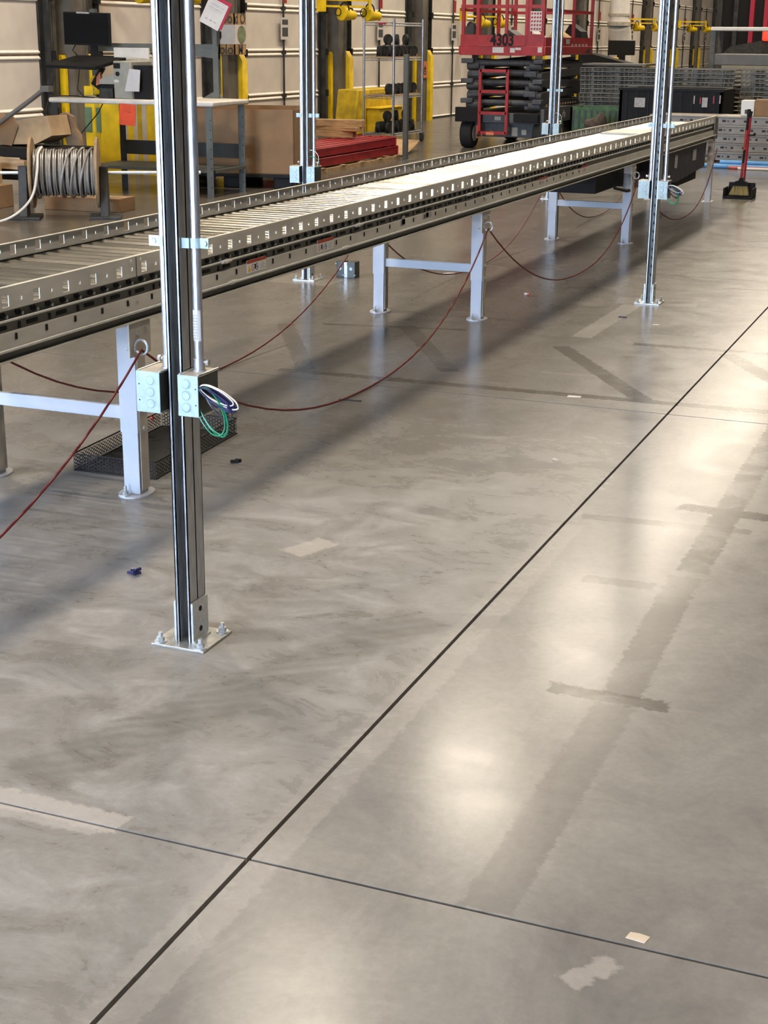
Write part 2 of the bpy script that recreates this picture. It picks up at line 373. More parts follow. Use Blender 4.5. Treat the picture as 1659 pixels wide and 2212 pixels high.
def text(name, body, size, m, parent, loc, xdir, ydir, depth=0.002, sx=1.0, bold=.012):
    cu = bpy.data.curves.new(name, 'FONT'); cu.body = body; cu.size = size; cu.extrude = depth; cu.align_x = 'CENTER'; cu.align_y = 'CENTER'; cu.offset = size * bold
    t = bpy.data.objects.new(name, cu); COL.objects.link(t); bpy.context.view_layer.update()
    me = bpy.data.meshes.new_from_object(t.evaluated_get(bpy.context.evaluated_depsgraph_get())); bpy.data.objects.remove(t)
    me.materials.clear(); me.materials.append(MATS[m])
    x = Vector(xdir).normalized(); y = Vector(ydir).normalized(); z = x.cross(y)
    g = Vector(ORG.get(parent.name, (0, 0, 0))); c = Vector(loc) - g
    Mx = Matrix(((x.x * sx, y.x, z.x, c.x), (x.y * sx, y.y, z.y, c.y), (x.z * sx, y.z, z.z, c.z), (0, 0, 0, 1)))
    me.transform(Mx); o = bpy.data.objects.new(name, me); COL.objects.link(o); o.parent = parent; return o

# ================================================================== structure
JX, JY, SP = -1.173, 2.243, 3.871
fl = MB(); fl.box(-11.6, 26, YN - .3, 78, -0.30, -0.012)
floor = tag(fl.build('floor', 'joint'), kind='structure')
xs = [JX + SP * i for i in range(-3, 8)]; ys = [JY + SP * i for i in range(-3, 20)]
g = 0.0050
def slab_mesh(w, h):
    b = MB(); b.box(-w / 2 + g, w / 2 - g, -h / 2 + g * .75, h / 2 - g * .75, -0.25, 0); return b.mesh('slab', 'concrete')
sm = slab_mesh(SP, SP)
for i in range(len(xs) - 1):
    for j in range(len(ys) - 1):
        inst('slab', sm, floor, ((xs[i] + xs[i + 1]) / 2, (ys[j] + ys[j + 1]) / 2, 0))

# dock wall on the left: masonry above and between the doors
DH = 3.175; DW = 1.30
KS = list(range(-7, 15))
wl = MB()
wl.box(XW - 0.30, XW - 0.06, YN, 76, DH, 9.6)
for k in KS:
    y = DOOR0 + PITCH_Y * k + DW
    wl.box(XW - 0.30, XW - 0.06, y, y + PITCH_Y - 2 * DW, 0, DH)
wl.box(XW - 0.30, XW - 0.06, YN, DOOR0 + PITCH_Y * KS[0] - DW, 0, DH)
tag(wl.build('wall_left', 'wallpaint'), kind='structure')
w = MB(); w.box(25, 25.3, YN, 76, 0, 9.6); tag(w.build('wall_right', 'wallpaint'), kind='structure')
w = MB(); w.box(-10.7, 25.3, 76, 76.3, 0, 9.6); tag(w.build('wall_far', 'wallpaint'), kind='structure')
w = MB(); w.box(-10.7, RX0, YN - .3, YN, 0, 9.6).box(RX1, 25.3, YN - .3, YN, 0, 9.6).box(RX0, RX1, YN - .3, YN, RZ, 9.6); tag(w.build('wall_near', 'wallpaint'), kind='structure')
w = MB(); w.box(-10.7, 25.3, YN - .3, 76.3, 9.6, 9.8); tag(w.build('ceiling', 'ceilpaint'), kind='structure')

# sectional dock doors
PH = 0.635
def panel_mesh():
    b = MB(); b.box(-0.05, 0, -DW, DW, 0.012, PH - 0.012)
    b.mi(1); b.prism([(-.02, -DW, .010), (.014, -DW, .016), (.022, -DW, .030), (.0, -DW, .056), (-.02, -DW, .056)], (0, 2 * DW, 0)).prism([(-.02, -DW, PH - .052), (.018, -DW, PH - .046), (.022, -DW, PH - .034), (.0, -DW, PH - .008), (-.02, -DW, PH - .008)], (0, 2 * DW, 0))
    b.mi(2); b.box(-0.05, -0.004, -DW, DW, PH - 0.012, PH + 0.012)
    return b.mesh('panel', ['doorpanel', 'doorrib', 'plywood'])
pm = panel_mesh()
b = MB(); b.cyl((0.03, 0, 0.02), (0.03, 0, 2.6), 0.016, n=8)
for q in range(1, 4): b.box(0, 0.055, -0.035, 0.035, PH * q - 0.03, PH * q + 0.03)
rodm = b.mesh('lock_rod', 'trackdark')
b = MB(); b.box(0.05, 0.056, -0.14, 0.14, 1.455, 1.775); b.mi(1).box(0.056, 0.0575, -0.10, 0.10, 1.50, 1.63).box(0.056, 0.0575, -0.10, 0.10, 1.67, 1.745)
cardm = b.mesh('notice_card', ['paper', 'print'])
b = MB(); b.box(0.045, 0.075, -0.03, 0.03, 1.98, 2.2); handm = b.mesh('pull_handle', 'red')
b = MB(); b.box(-0.06, 0.03, -DW, DW, 0, 0.035); sealm = b.mesh('bottom_seal', 'rubber')
n = 0
for k in KS:
    n += 1; yc = DOOR0 + PITCH_Y * k
    d = struct('door_%d' % n, (XW, yc, 0))
    up = k in OPEN
    for q in range(5):
        if up: inst('panel', pm, d, (XW + 0.25 + 0.65 * q, yc, DH + 0.45), (0, R(90), 0))
        else: inst('panel', pm, d, (XW, yc, PH * q))
    if not up:
        inst('lock_rod', rodm, d, (XW, yc, 0)); inst('bottom_seal', sealm, d, (XW, yc, 0))
        if k >= 1: inst('notice_card', cardm, d, (XW, yc, 0)); inst('pull_handle', handm, d, (XW, yc, 0))
# steel columns, tracks and yellow guards between the doors
b = MB(); b.box(-.055, 0.16, -0.15, -0.13, 0, 6).box(-.055, 0.16, 0.13, 0.15, 0, 6).box(-.05, 0.145, -0.13, 0.13, 0, 6); colm = b.mesh('steel_column', 'colgrey')
def track(sg):
    b = MB(); b.box(-0.05, 0.02, sg * .44 - .18, sg * .44 + .18, 0, 3.4); b.box(0.02, 0.10, sg * .52 - .012, sg * .52 + .012, 0, 3.3)
    b.mi(1).box(0.02, 0.05, sg * .36 - .035, sg * .36 + .035, 0, 3.4).box(0.02, 0.05, sg * .44 - .03, sg * .44 + .03, 0, 3.3)
    b.mi(2)
    for q in range(1, 5): b.box(0.02, 0.13, sg * .50 - .03, sg * .50 + .03, PH * q - .05, PH * q + .05)
    return b.mesh('door_track', ['trackdark', 'trackgrey', 'black'])
tl, trm = track(-1), track(1)
b = MB(); b.prism([(-.04, -.26, 0), (0.075, -.26, 0), (0.075, -.26, 1.22), (0.05, -.26, 1.27), (-.04, -.26, 1.27)], (0, 0.09, 0)); yl = b.mesh('yellow_guard', 'yellow')
b = MB(); b.prism([(-.03, .17, 0), (0.22, .17, 0), (0.22, .17, 1.16), (0.15, .17, 1.28), (-.03, .17, 1.28)], (0, 0.16, 0)); yr = b.mesh('yellow_guard', 'yellow')
for i, k in enumerate(KS[5:]):
    yc = DOOR0 + PITCH_Y * (k - 0.5)
    t = struct('trim_%d' % (i + 1), (XW, yc, 0))
    inst('steel_column', colm, t, (XW, yc, 0)); inst('door_track', tl, t, (XW, yc, 0)); inst('door_track', trm, t, (XW, yc, 0))
    inst('yellow_guard', yl, t, (XW, yc, 0)); inst('yellow_guard', yr, t, (XW, yc, 0))

# ceiling lamps (out of frame, they light the hall)
hb = MB(); hb.box(-0.62, 0.62, -0.2, 0.2, 0.02, 0.10).box(-0.1, 0.1, -0.1, 0.1, 0.10, 0.2).cyl((-.5, 0, .1), (-.5, 0, .6), .006, n=6).cyl((.5, 0, .1), (.5, 0, .6), .006, n=6)
hbm = hb.mesh('high_bay_lamp', 'whitepaint')
LX = [-6.1, 0.6]; LY = [12.7 + 6.075 * i for i in range(-3, 7)]
for x, pw in zip(LX, (1.28, 0.62)):
    ld = bpy.data.lights.new('lamp_light', 'AREA'); ld.shape = 'RECTANGLE'; ld.size = 1.05; ld.size_y = 0.18; ld.energy = LAMP_W * pw; ld.color = (1.0, 0.87, 0.70)
    for y in LY:
        o = bpy.data.objects.new('high_bay_lamp', hbm); COL.objects.link(o); o.location = (x, y, 9.0)
        tag(o, 'long white high-bay lamp in the ceiling row %s the conveyor' % ('left of' if x < -3 else 'right of'), 'lamp', 'high-bay lamps %s the conveyor' % ('left of' if x < -3 else 'right of'))
        q = bpy.data.objects.new('lamp_light', ld); COL.objects.link(q); q.parent = o; q.location = (0, 0, 0)

# ================================================================== roller conveyor
XN, XF = -2.58, -3.20               # inner faces of the near and far rail
Y0, Y1 = 0.50, 14.93
conv = thing('roller_conveyor', 'long grey roller conveyor on white H-shaped stands running into the distance', 'conveyor', (-2.9, 7.7, 0))
def rail(name, sx, x, zt):
    """sx=+1 near rail facing +x, -1 far rail"""
    b = MB(); s = sx
    def bx(xa, xb, ya, yb, za, zb): b.box(min(x + s * xa, x + s * xb), max(x + s * xa, x + s * xb), ya, yb, za, zb)
    zl = 0.748; hz0, hz1 = 0.7575, 0.7905
    # guard flange with punched square holes every 152 mm
    bx(0, 0.003, Y0, Y1, hz1, zt); bx(0, 0.003, Y0, Y1, zl, hz0)
    y = Y0; c = 3.517 - 0.1524 * 19
    while c < Y1 - 0.02:
        if c - 0.0165 > y:
            m2 = (y + c - 0.0165) / 2
            bx(0, 0.003, y, m2 - .005, hz0, hz1); bx(0, 0.003, m2 + .005, c - 0.0165, hz0, hz1)
            bx(0, 0.003, m2 - .005, m2 + .005, hz0, 0.769); bx(0, 0.003, m2 - .005, m2 + .005, 0.779, hz1)
        y = c + 0.0165; c += 0.1524
    bx(0, 0.003, y, Y1, hz0, hz1)
    bx(-0.012, 0.003, Y0, Y1, zt, zt + 0.003)
    b.mi(1)
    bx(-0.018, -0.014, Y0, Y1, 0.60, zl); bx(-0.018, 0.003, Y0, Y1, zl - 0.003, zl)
    b.mi(0); bx(-0.018, 0.009, Y0, Y1, 0.600, 0.603)
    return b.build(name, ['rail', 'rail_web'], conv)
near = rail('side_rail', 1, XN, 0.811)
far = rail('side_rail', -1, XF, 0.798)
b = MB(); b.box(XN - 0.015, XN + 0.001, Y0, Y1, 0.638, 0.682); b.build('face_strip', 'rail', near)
# rollers
b = MB(); b.cyl((-0.285, 0, 0), (0.285, 0, 0), 0.0205, n=14); b.mi(1).cyl((-0.305, 0, 0), (0.305, 0, 0), 0.006, n=6)
rm = b.mesh('roller', ['roller', 'galv'])
y = Y0 + 0.06; nr = 0
while y < Y1 - 0.03:
    inst('roller', rm, conv, ((XN + XF) / 2, y, 0.7275 + random.uniform(-.0008, .0008)), (random.uniform(0, 6), 0, 0)); y += 0.0762
# dark axle holes and punched slots along the near rail
b = MB(); b.cyl((-0.002, 0, 0), (0.0035, 0, 0), 0.0118, n=8); axm = b.mesh('axle_hole', 'black')
b = MB(); b.box(-0.001, 0.003, -0.026, 0.026, -0.0055, 0.0055); slm = b.mesh('slot', 'black')
b = MB(); b.box(-0.001, 0.003, -0.005, 0.005, -0.009, 0.009); sl2 = b.mesh('slot', 'black')
b = MB(); b.cyl((0, 0, 0), (0.010, 0, 0), 0.010, n=6).cyl((0, 0, 0), (0.004, 0, 0), 0.015, n=12).cyl((0, 0, 0), (0.018, 0, 0), 0.005, n=8); boltm = b.mesh('bolt', 'plate_zinc')
y = 3.06; i = 0
while y < 12.5:
    inst('axle_hole', axm, near, (XN - 0.014, y, 0.735)); y += 0.0762
y = 3.05
while y < 10:
    inst('slot', slm, near, (XN - 0.014, y, 0.695)); inst('slot', sl2, near, (XN - 0.014, y + 0.09, 0.694)); inst('slot', sl2, near, (XN + 0.0005, y + 0.05, 0.668)); y += 0.153
for ys_ in (4.23, 7.885, 11.59):
    for d in (-0.05, 0.0): inst('bolt', boltm, near, (XN - 0.014, ys_ + d, 0.664))
    for d in (-0.03, 0.03):
        b = MB(); b.cyl((XN, ys_ + d, 0.800), (XN + .006, ys_ + d, 0.800), 0.006, n=8); b.build('rivet', 'mirrorwhite', near)
    b = MB(); b.box(XN + .003, XN + .0045, ys_ - .0015, ys_ + .0015, 0.748, 0.811); b.build('seam', 'rail_dark', near)
# conduits clipped along the rail
b = MB(); b.cyl((XN - .004, Y0, 0.716), (XN - .004, Y1 - .2, 0.716), 0.0042, n=10); c1 = b.build('air_line', 'pipe_white', conv)
b = MB(); b.cyl((XN + .004, Y0, 0.633), (XN + .004, Y1 - .55, 0.633), 0.0052, n=10); b.tube([(XN + .004, Y1 - .55, 0.633), (XN + .010, Y1 - .4, 0.636), (XN + .02, Y1 - .1, 0.640)], .0052, 8); c2 = b.build('air_line', 'pipe_white', conv)
for y, z, o in ((4.86, .716, c1), (6.1, .716, c1), (7.6, .716, c1), (9.9, .716, c1), (4.9, .634, c2), (5.95, .634, c2), (7.42, .634, c2), (9.5, .634, c2)):
    b = MB(); b.cyl((XN + .002, y - .012, z), (XN + .002, y + .012, z), .0085, n=10).cyl((XN + .002, y - .035, z), (XN + .002, y + .035, z), .0065, n=10); b.build('coupling', 'mirrorwhite', o)
# warning decals
def decal(y, w, yel):
    b = MB(); x = XN + .0015
    b.box(x, x + .001, y, y + w, 0.648, 0.697); b.mi(1).box(x + .001, x + .0016, y, y + w, 0.684, 0.697)
    for i in range(3):
        cy = y + w * (.12 + .2 * i); b.mi(2 if (i == 0 and yel) else (3 if i == 2 else 1))
        if i == 0 and yel: b.prism([(x + .001, cy - .013, .654), (x + .001, cy + .013, .654), (x + .001, cy, .676)], (.0006, 0, 0))
        else:
            b.cyl((x + .001, cy, .666), (x + .0016, cy, .666), .0135, n=14); b.mi(0).cyl((x + .0016, cy, .666), (x + .0019, cy, .666), .0105, n=14); b.mi(3 if i == 2 else 4).cbox((x + .0021, cy, .666), (.0006, .007, .014), 0, .5)
    b.mi(4)
    for q in range(4): b.box(x + .001, x + .0016, y + w * .68, y + w * (.96 - .06 * (q % 2)), .655 + q * .0065, .657 + q * .0065)
    b.build('warning_decal', ['decalwhite', 'signred', 'decalyellow', 'decalblue', 'papergrey'], near)
decal(5.02, 0.16, True); decal(5.66, 0.16, False); decal(8.9, 0.16, False); decal(9.9, 0.16, False)
b = MB(); b.box(XN + .0015, XN + .0022, 6.60, 6.66, .655, .685).box(XN + .0015, XN + .0022, 6.62, 6.66, .66, .70); b.build('label', 'papergrey', near)
b = MB(); b.cyl((XN + .0015, 6.96, .672), (XN + .0022, 6.96, .672), .018, n=16); b.box(XN + .0015, XN + .0022, 6.90, 7.02, .660, .684); lb = b.build('label', 'papergrey', near)
# support stands
def stand(y):
    mb = MB(); mb.box(XF + .02, XN - .06, y - .012, y + .012, 0.262, 0.308)
    st = mb.build('support_stand', 'whitepaint', conv, bevel=.002)
    for x, s in ((XN - .035, 1), (XF + .0, -1)):
        c = MB(); w = .031
        c.box(x - w, x + w, y - .024, y - .020, 0.006, 0.60).box(x - w, x - w + .004, y - .020, y + .03, 0.006, 0.60)
        c.box(x + w - .004, x + w, y - .020, y + .03, 0.006, .60)
        c.box(x - w - .003, x + w + .003, y - .028, y - .024, .22, .585).box(x - w - .004, x - w, y - .024, y + .035, .22, .585).box(x + w, x + w + .004, y - .024, y + .035, .22, .52)
        lg = c.build('leg', 'whitepaint', st, bevel=.001)
        c = MB(); c.box(x + w + .0041, x + w + .006, y - .018, y + .032, .02, .50); c.build('side_shade', 'legside', lg)  # thin tan sheet: shade on the white leg's right side as colour
        f = MB()
        poly = [(x + .05 * math.cos(t) * 1.15, y + .005 + .075 * math.sin(t), 0.0) for t in [2 * math.pi * i / 16 for i in range(16)]]
        f.prism(poly, (0, 0, .006)); fo = f.build('foot_plate', 'whitepaint', lg)
        f = MB(); f.cyl((x - .01, y - .052, .006), (x - .01, y - .052, .011), .017, n=12).cyl((x - .01, y - .052, .011), (x - .01, y - .052, .022), .010, n=6).cyl((x - .01, y - .052, .02), (x - .01, y - .052, .04), .005, n=8); f.build('anchor_bolt', 'zinc', fo)
        if s > 0:
            f = MB(); f.box(x + .030, x + .036, y - .06, y + .075, .485, .60); br = f.build('bracket', 'legside', lg)
            for dy, z in ((-.01, .56), (.03, .50), (.045, .57)):
                f = MB(); f.cyl((x + .036, y + dy, z), (x + .044, y + dy, z), .008, n=6); f.build('bolt', 'plate_zinc', br)
            for z in (.30, .235):
                f = MB(); f.cyl((x + .034, y + .005, z), (x + .046, y + .005, z), .010, n=6); f.build('bolt', 'plate_zinc', lg)
        # eye bolt for the pull cord
        ex = x + .062 * s
        f = MB(); f.torus((ex, y - .03, .520), (1, 0, 0), (0, 0, 1), .024, .0048, 22, 8)
        f.cyl((ex - .022 * s, y - .03, .516), (x + .005 * s, y - .03, .508), .0045, n=8).cyl((x + .037 * s, y - .03, .511), (x + .045 * s, y - .03, .512), .010, n=6)
        f.build('eye_bolt', 'zinc', lg)
for y in (0.58, 4.232, 7.885, 11.465): stand(y)
# end support and end frame
for x in (XN - .03, XF + .03):
    b = MB(); b.box(x - .028, x + .028, 14.88, 14.93, .0, .60); e = b.build('end_leg', 'legside', conv, bevel=.002)
    b = MB(); b.box(x - .05, x + .05, 14.83, 14.98, 0, .006); b.build('foot_plate', 'legside', e)
b = MB(); b.box(XN - .002, XN + .01, 14.80, 14.96, .60, .80).box(XF, XN, 14.935, 14.945, .62, .73); b.build('end_bracket', 'rail_web', conv)
# drive housing slung under the far end
b = MB(); b.prism([(XN - .02, 12.2, .598), (XN - .02, 12.2, .36), (XN - .02, 13.3, .32), (XN - .02, 14.55, .36), (XN - .02, 14.6, .598)], (-.5, 0, 0)); dr = b.build('drive_housing', 'navy', conv, bevel=.01)
b = MB(); b.box(XN - .018, XN - .012, 13.1, 13.2, .45, .56).box(XN - .018, XN - .012, 13.9, 14.05, .46, .56); b.build('label', 'papergrey', dr)
b = MB(); b.box(XN - .45, XN - .05, 13.3, 14.3, .27, .34); b.build('motor', 'black', dr)
b = MB(); b.box(XF + .05, XN - .1, 10.7, 12.1, .44, .598); b.build('gear_guard', 'black', conv)
b = MB(); b.tube([(XN - .03, 11.7, .47), (XN - .02, 11.55, .40), (XN - .02, 11.35, .41), (XN - .03, 11.0, .46)], .012, 7); b.build('drive_cable', 'black', conv)
# carton lid lying flat on the far rollers
b = MB(); b.box(-3.12, -2.72, 12.55, 13.1, .7485, .762)
single('cream_board', b, 'mirrorwhite', 'flat cream board lying across the far conveyor rollers', 'board', (-2.92, 12.8, .7485))

# red emergency pull cords threaded through the eye bolts
def hang(p0, p1, low, n=26, dx=0):
    pts = []
    for i in range(n + 1):
        t = i / n; q = Vector(p0).lerp(Vector(p1), t); sag = max(0, (min(p0[2], p1[2]) - low))
        s = 4 * t * (1 - t); z = q.z - sag * (1 - (1 - s) ** 1.15)
        pts.append((q.x + dx * s, q.y, max(z, .0055)))
    return pts
nx = XN + .027 + .0
b = MB(); pts = hang((nx, 0.55, .5096), (nx, 4.203, .5096), 0.012, dx=.04)[:-1] + hang((nx, 4.203, .5096), (nx, 7.855, .5096), 0.0055, dx=.05)[:-1] + hang((nx, 7.855, .5096), (nx, 11.555, .5096), .02, dx=.05)[:-1] + hang((nx, 11.555, .5096), (nx, 14.9, .5096), .03, dx=.05)
b.tube(pts, .0044, 6)
single('pull_cord', b, 'redcord', 'red pull cord sagging to the floor along the near side of the conveyor', 'cord', (nx, 7.7, 0.0055), 'pull cords on the conveyor')
fx = XF - .062
b = MB(); pts = hang((fx, 0.55, .5096), (fx, 4.203, .5096), 0.012, dx=-.03)[:-1] + hang((fx, 4.203, .5096), (fx, 7.855, .5096), 0.0055, dx=-.03)[:-1] + hang((fx, 7.855, .5096), (fx, 11.555, .5096), .006, dx=.02)[:-1] + hang((fx, 11.555, .5096), (fx, 14.9, .5096), .01)
b.tube(pts, .0044, 6)
single('pull_cord', b, 'redcord', 'red pull cord drooping under the far side of the conveyor', 'cord', (fx, 7.7, 0.0055), 'pull cords on the conveyor')

# ================================================================== strut posts
def strut(b, cx, ya, yb, z0, z1, slots=False):
    """C channel opening towards -y (ya) with inturned lips; depth ya..yb"""
    w = .0206; t = .0026
    b.box(cx - w, cx - w + t, ya, yb, z0, z1).box(cx + w - t, cx + w, ya, yb, z0, z1).box(cx - w, cx + w, yb - t, yb, z0, z1)
    b.box(cx - w, cx - w + .0095, ya, ya + t, z0, z1).box(cx + w - .0095, cx + w, ya, ya + t, z0, z1)
    b.box(cx - w + .007, cx - w + .0095, ya, ya + .009, z0, z1).box(cx + w - .0095, cx + w - .007, ya, ya + .009, z0, z1)
def post(x, y, label, wires, top=3.2, slots=True, sticker=False, thin=False):
    t = thing('strut_post', label, 'post', (x, y, 0), group='steel strut posts beside the conveyor')
    b = MB(); strut(b, x, y - .041, y, .0065, top)
    b2 = MB(); strut(b2, x, 0, .041, .0065, top)            # back to back: second channel mirrored
    b2.v = [(vx, y + .041 - vy, vz) for vx, vy, vz in b2.v]; b2.f = [f[::-1] for f in b2.f]
    b.add(b2.v, b2.f); ch = b.build('strut_channel', 'galv', t)
    b = MB(); b.box(x - .009, x + .009, y - .006, y - .0026, .0065, top); b.build('channel_back', 'strut_shade', ch)
    b = MB(); b.box(x - .076, x + .076, y - .078, y + .078, 0, .0065); pl = b.build('base_plate', 'plate_zinc', t, bevel=.001)
    for s in (-1, 1):
        b = MB(); b.box(min(x + s * .0215, x + s * .0275), max(x + s * .0215, x + s * .0275), y - .040, y + .040, .0065, .115); gu = b.build('gusset', 'zinc', pl)
        b = MB()
        for z in (.035, .09): b.cyl((x + s * .0275, y, z), (x + s * .0283, y, z), .0075, n=12)
        b.build('bolt_hole', 'black', pl)
        b = MB(); b.box(min(x + s * .0275, x + s * .034), max(x + s * .0275, x + s * .034), y - .042, y + .042, .0065, .012); b.build('weld', 'plate_zinc', pl)
    for dx, dy in ((-.058, -.06), (.058, -.06), (.058, .06), (-.058, .06)):
        b = MB(); c = (x + dx, y + dy)
        b.cyl((*c, .0065), (*c, .0095), .017, n=16).cyl((*c, .0095), (*c, .02), .0105, n=6).cyl((*c, .02), (*c, .032), .0055, n=8); b.build('anchor_bolt', 'zinc', pl)
    # conduits each side, dropping into switch boxes
    bx = {-1: (x - .090, x - .026), 1: (x + .026, x + .080)}
    for s in (-1, 1):
        xc = x - .0345 if s < 0 else x + .052
        yc = y - .012
        b = MB(); b.cyl((xc, yc, .735), (xc, yc, top), .0117, n=18); cd = b.build('conduit', 'emt', t)
        b = MB(); b.cyl((xc, yc, .722), (xc, yc, .752), .0142, n=16).cyl((xc, yc, .718), (xc, yc, .724), .017, n=16).cyl((xc + s * .012, yc, .742), (xc + s * .022, yc, .742), .0045, n=8).cyl((xc + s * .020, yc, .742), (xc + s * .027, yc, .742), .0075, n=8); b.build('connector', 'emt', cd)
        z = 1.03
        b = MB()
        b.pipe((xc, yc, z - .012), (xc, yc, z + .012), .0121, .0140, 18)
        if s > 0:
            b.box(xc + .012, xc + .036, yc - .004, yc - .001, z - .012, z + .012).cyl((xc + .026, yc - .004, z), (xc + .026, yc - .009, z), .007, n=12)
            b.box(x + .0215, xc - .010, yc - .016, yc - .013, z - .012, z + .012)
        else: b.box(xc - .034, xc - .011, yc - .004, yc - .001, z - .012, z + .012).cyl((xc - .024, yc - .004, z), (xc - .024, yc - .009, z), .006, n=12)
        b.build('strap', 'boxzinc_lit', cd)
        x0, x1 = bx[s]; ya, yb = y - .072, y + .030; z0, z1 = .619, .719
        b = MB(); b.box(x0, x1, ya, yb, z0, z1); jb = b.build('switch_box', 'boxzinc_shade', t, bevel=.0015)
        b = MB(); b.box(x0 - .001, x1 + .001, ya - .0025, ya, z0 - .001, z1 + .001); cv = b.build('cover_face', 'boxzinc_lit', jb, bevel=.001)
        kx = (x0 + x1) / 2 + (.008 if s < 0 else -.004)
        for q in range(3):
            zc = z0 + .022 + q * .029
            b = MB(); b.torus((kx, ya - .0025, zc), (1, 0, 0), (0, 0, 1), .0125, .0008, 18, 5).cyl((kx - .001, ya - .0025, zc), (kx - .001, ya - .0045, zc), .0112, .0098, n=18); b.build('knockout', 'boxzinc_lit', cv)
        b = MB()
        for zc in (.648, .688): b.cyl(((x1 - .006) if s > 0 else (x0 + .008), ya - .0025, zc), ((x1 - .006) if s > 0 else (x0 + .008), ya - .0031, zc), .0018, n=8)
        b.build('screw_hole', 'black', cv)
        b = MB()
        for cx, zc in ((x0 + .002, z1), (x1 - .002, z1), (x1 - .002, z0), (x0 + .002, z0)): b.cyl((cx, ya + .004, zc), (cx, yb + .006, zc), .0035, n=8)
        b.build('screw_lug', 'plate_zinc', jb)
        b = MB(); b.box(x0 - .0008, x1 + .0008, ya, yb, z1, z1 + .0008); b.build('box_top', 'legside', jb)  # zinc box top, warm overhead light put into its colour
    if slots:
        b = MB(); z = .16
        while z < top - .05:
            b.box(x - .0035, x + .0035, y - .0066, y - .006, z, z + .016); z += .0508
        tag(b.build('slot_row', 'black', ch), kind='stuff')
    if sticker:
        xc, yc = x + .052, y - .012; b = MB()
        pts = [(xc + .0122 * math.cos(R(a)), yc + .0122 * math.sin(R(a))) for a in range(-150, -29, 20)]
        b.add([(px, py, z) for z in (.795, .87) for px, py in pts], [(i, i + 1, i + 8, i + 7) for i in range(6)]); st_ = b.build('barcode_sticker', 'paper', t)
        b = MB()
        for q in range(9): b.box(xc - .006, xc + .004, yc - .0128, yc - .0123, .80 + q * .007, .803 + q * .007)
        b.build('barcode', 'papergrey', st_)
        b = MB(); b.box(x - .0345 - .038, x - .0345 - .008, y - .0185, y - .0175, 1.017, 1.043); tg_ = b.build('strap_tag', 'paper', t)
        b = MB(); b.box(x - .064, x - .054, y - .019, y - .0185, 1.026, 1.036); b.build('tag_print', 'decalblue', tg_)
    if thin:
        for m_, dx_, hh in (('wirewhite', .05, .10), ('wiregreen', .055, .06), ('redcord', -.02, .085)):
            pts = [(x + .03 + dx_ * math.sin(math.pi * i / 14) + .02 * i / 14, y - .03, .72 + hh * math.cos(math.pi * .5 * i / 14) - .06 * (i / 14) ** 2) for i in range(15)]
            b = MB(); b.tube(pts, .0022, 5); b.build('wire', m_, t)
    if wires:
        x1 = bx[1][1]; ys_ = y - .015
        def loop(m, cyw, czw, a, bb, tilt, n, r, out, seed):
            rr = random.Random(seed)
            for q in range(n):
                pts = []; A = a * rr.uniform(.88, 1.08); B = bb * rr.uniform(.85, 1.1); tl_ = tilt + rr.uniform(-.10, .10)
                for i in range(29):
                    u = 2 * math.pi * i / 28
                    lx = A * (1 - math.cos(u)) ; lz = B * math.sin(u)
                    px = lx * math.cos(tl_) + lz * math.sin(tl_); pz = -lx * math.sin(tl_) + lz * math.cos(tl_)
                    pts.append((x1 + .002 + px * out, ys_ - .02 + cyw + rr.uniform(-.001, .001) + q * .003 - px * .15, czw + pz))
                b = MB(); b.tube(pts, r, 6); b.build('wire', m, t)
        w = wires
        loop('wiregreen', -.03, .690, .068 * w, .034, 1.05, 3, .0019, 1.0, 1)
        loop('wireblack', -.01, .690, .048 * w, .018, .80, 4, .0017, 1.0, 2)
        loop('wireblue', -.034, .690, .046 * w, .011, .52, 9, .0019, 1.15, 3)
        loop('wirewhite', -.030, .694, .046 * w, .016, .42, 2, .0018, 1.2, 4)
    return t
post(-1.806, 3.165, 'nearest galvanized strut post with switch boxes and a coil of green, blue and white wires', 1.0, slots=False, sticker=True)
post(-1.852, 8.85, 'strut post standing on the open floor beyond the nearest one, right of the conveyor', 0.85)
post(-4.074, 8.80, 'strut post behind the conveyor in front of the red beams', 0, thin=True)
post(-4.075, 14.47, 'farthest strut post behind the conveyor in front of the scissor lift', 0, thin=True)
# spare box pair standing on the floor behind the conveyor
t = thing('switch_box_pair', 'pair of loose metal switch boxes standing on the floor behind the conveyor', 'switch box', (-3.88, 9.0, 0))
for i, (xa, xb) in enumerate(((-3.945, -3.895), (-3.870, -3.815))):
    b = MB(); b.box(xa, xb, 8.96, 9.04, 0, .105); q = b.build('switch_box', 'boxzinc_shade', t, bevel=.002)
    b = MB(); b.cyl(((xa + xb) / 2, 8.96, .06), ((xa + xb) / 2, 8.958, .06), .011, n=12).cyl((xb, 8.965, .02), (xb, 8.95, .02), .004, n=8).cyl((xa, 8.965, .09), (xa, 8.95, .09), .004, n=8); b.build('knockout', 'boxzinc_lit', q)
b = MB(); b.box(-3.897, -3.868, 8.965, 8.975, .002, .10); b.build('strut_offcut', 'galv', t)

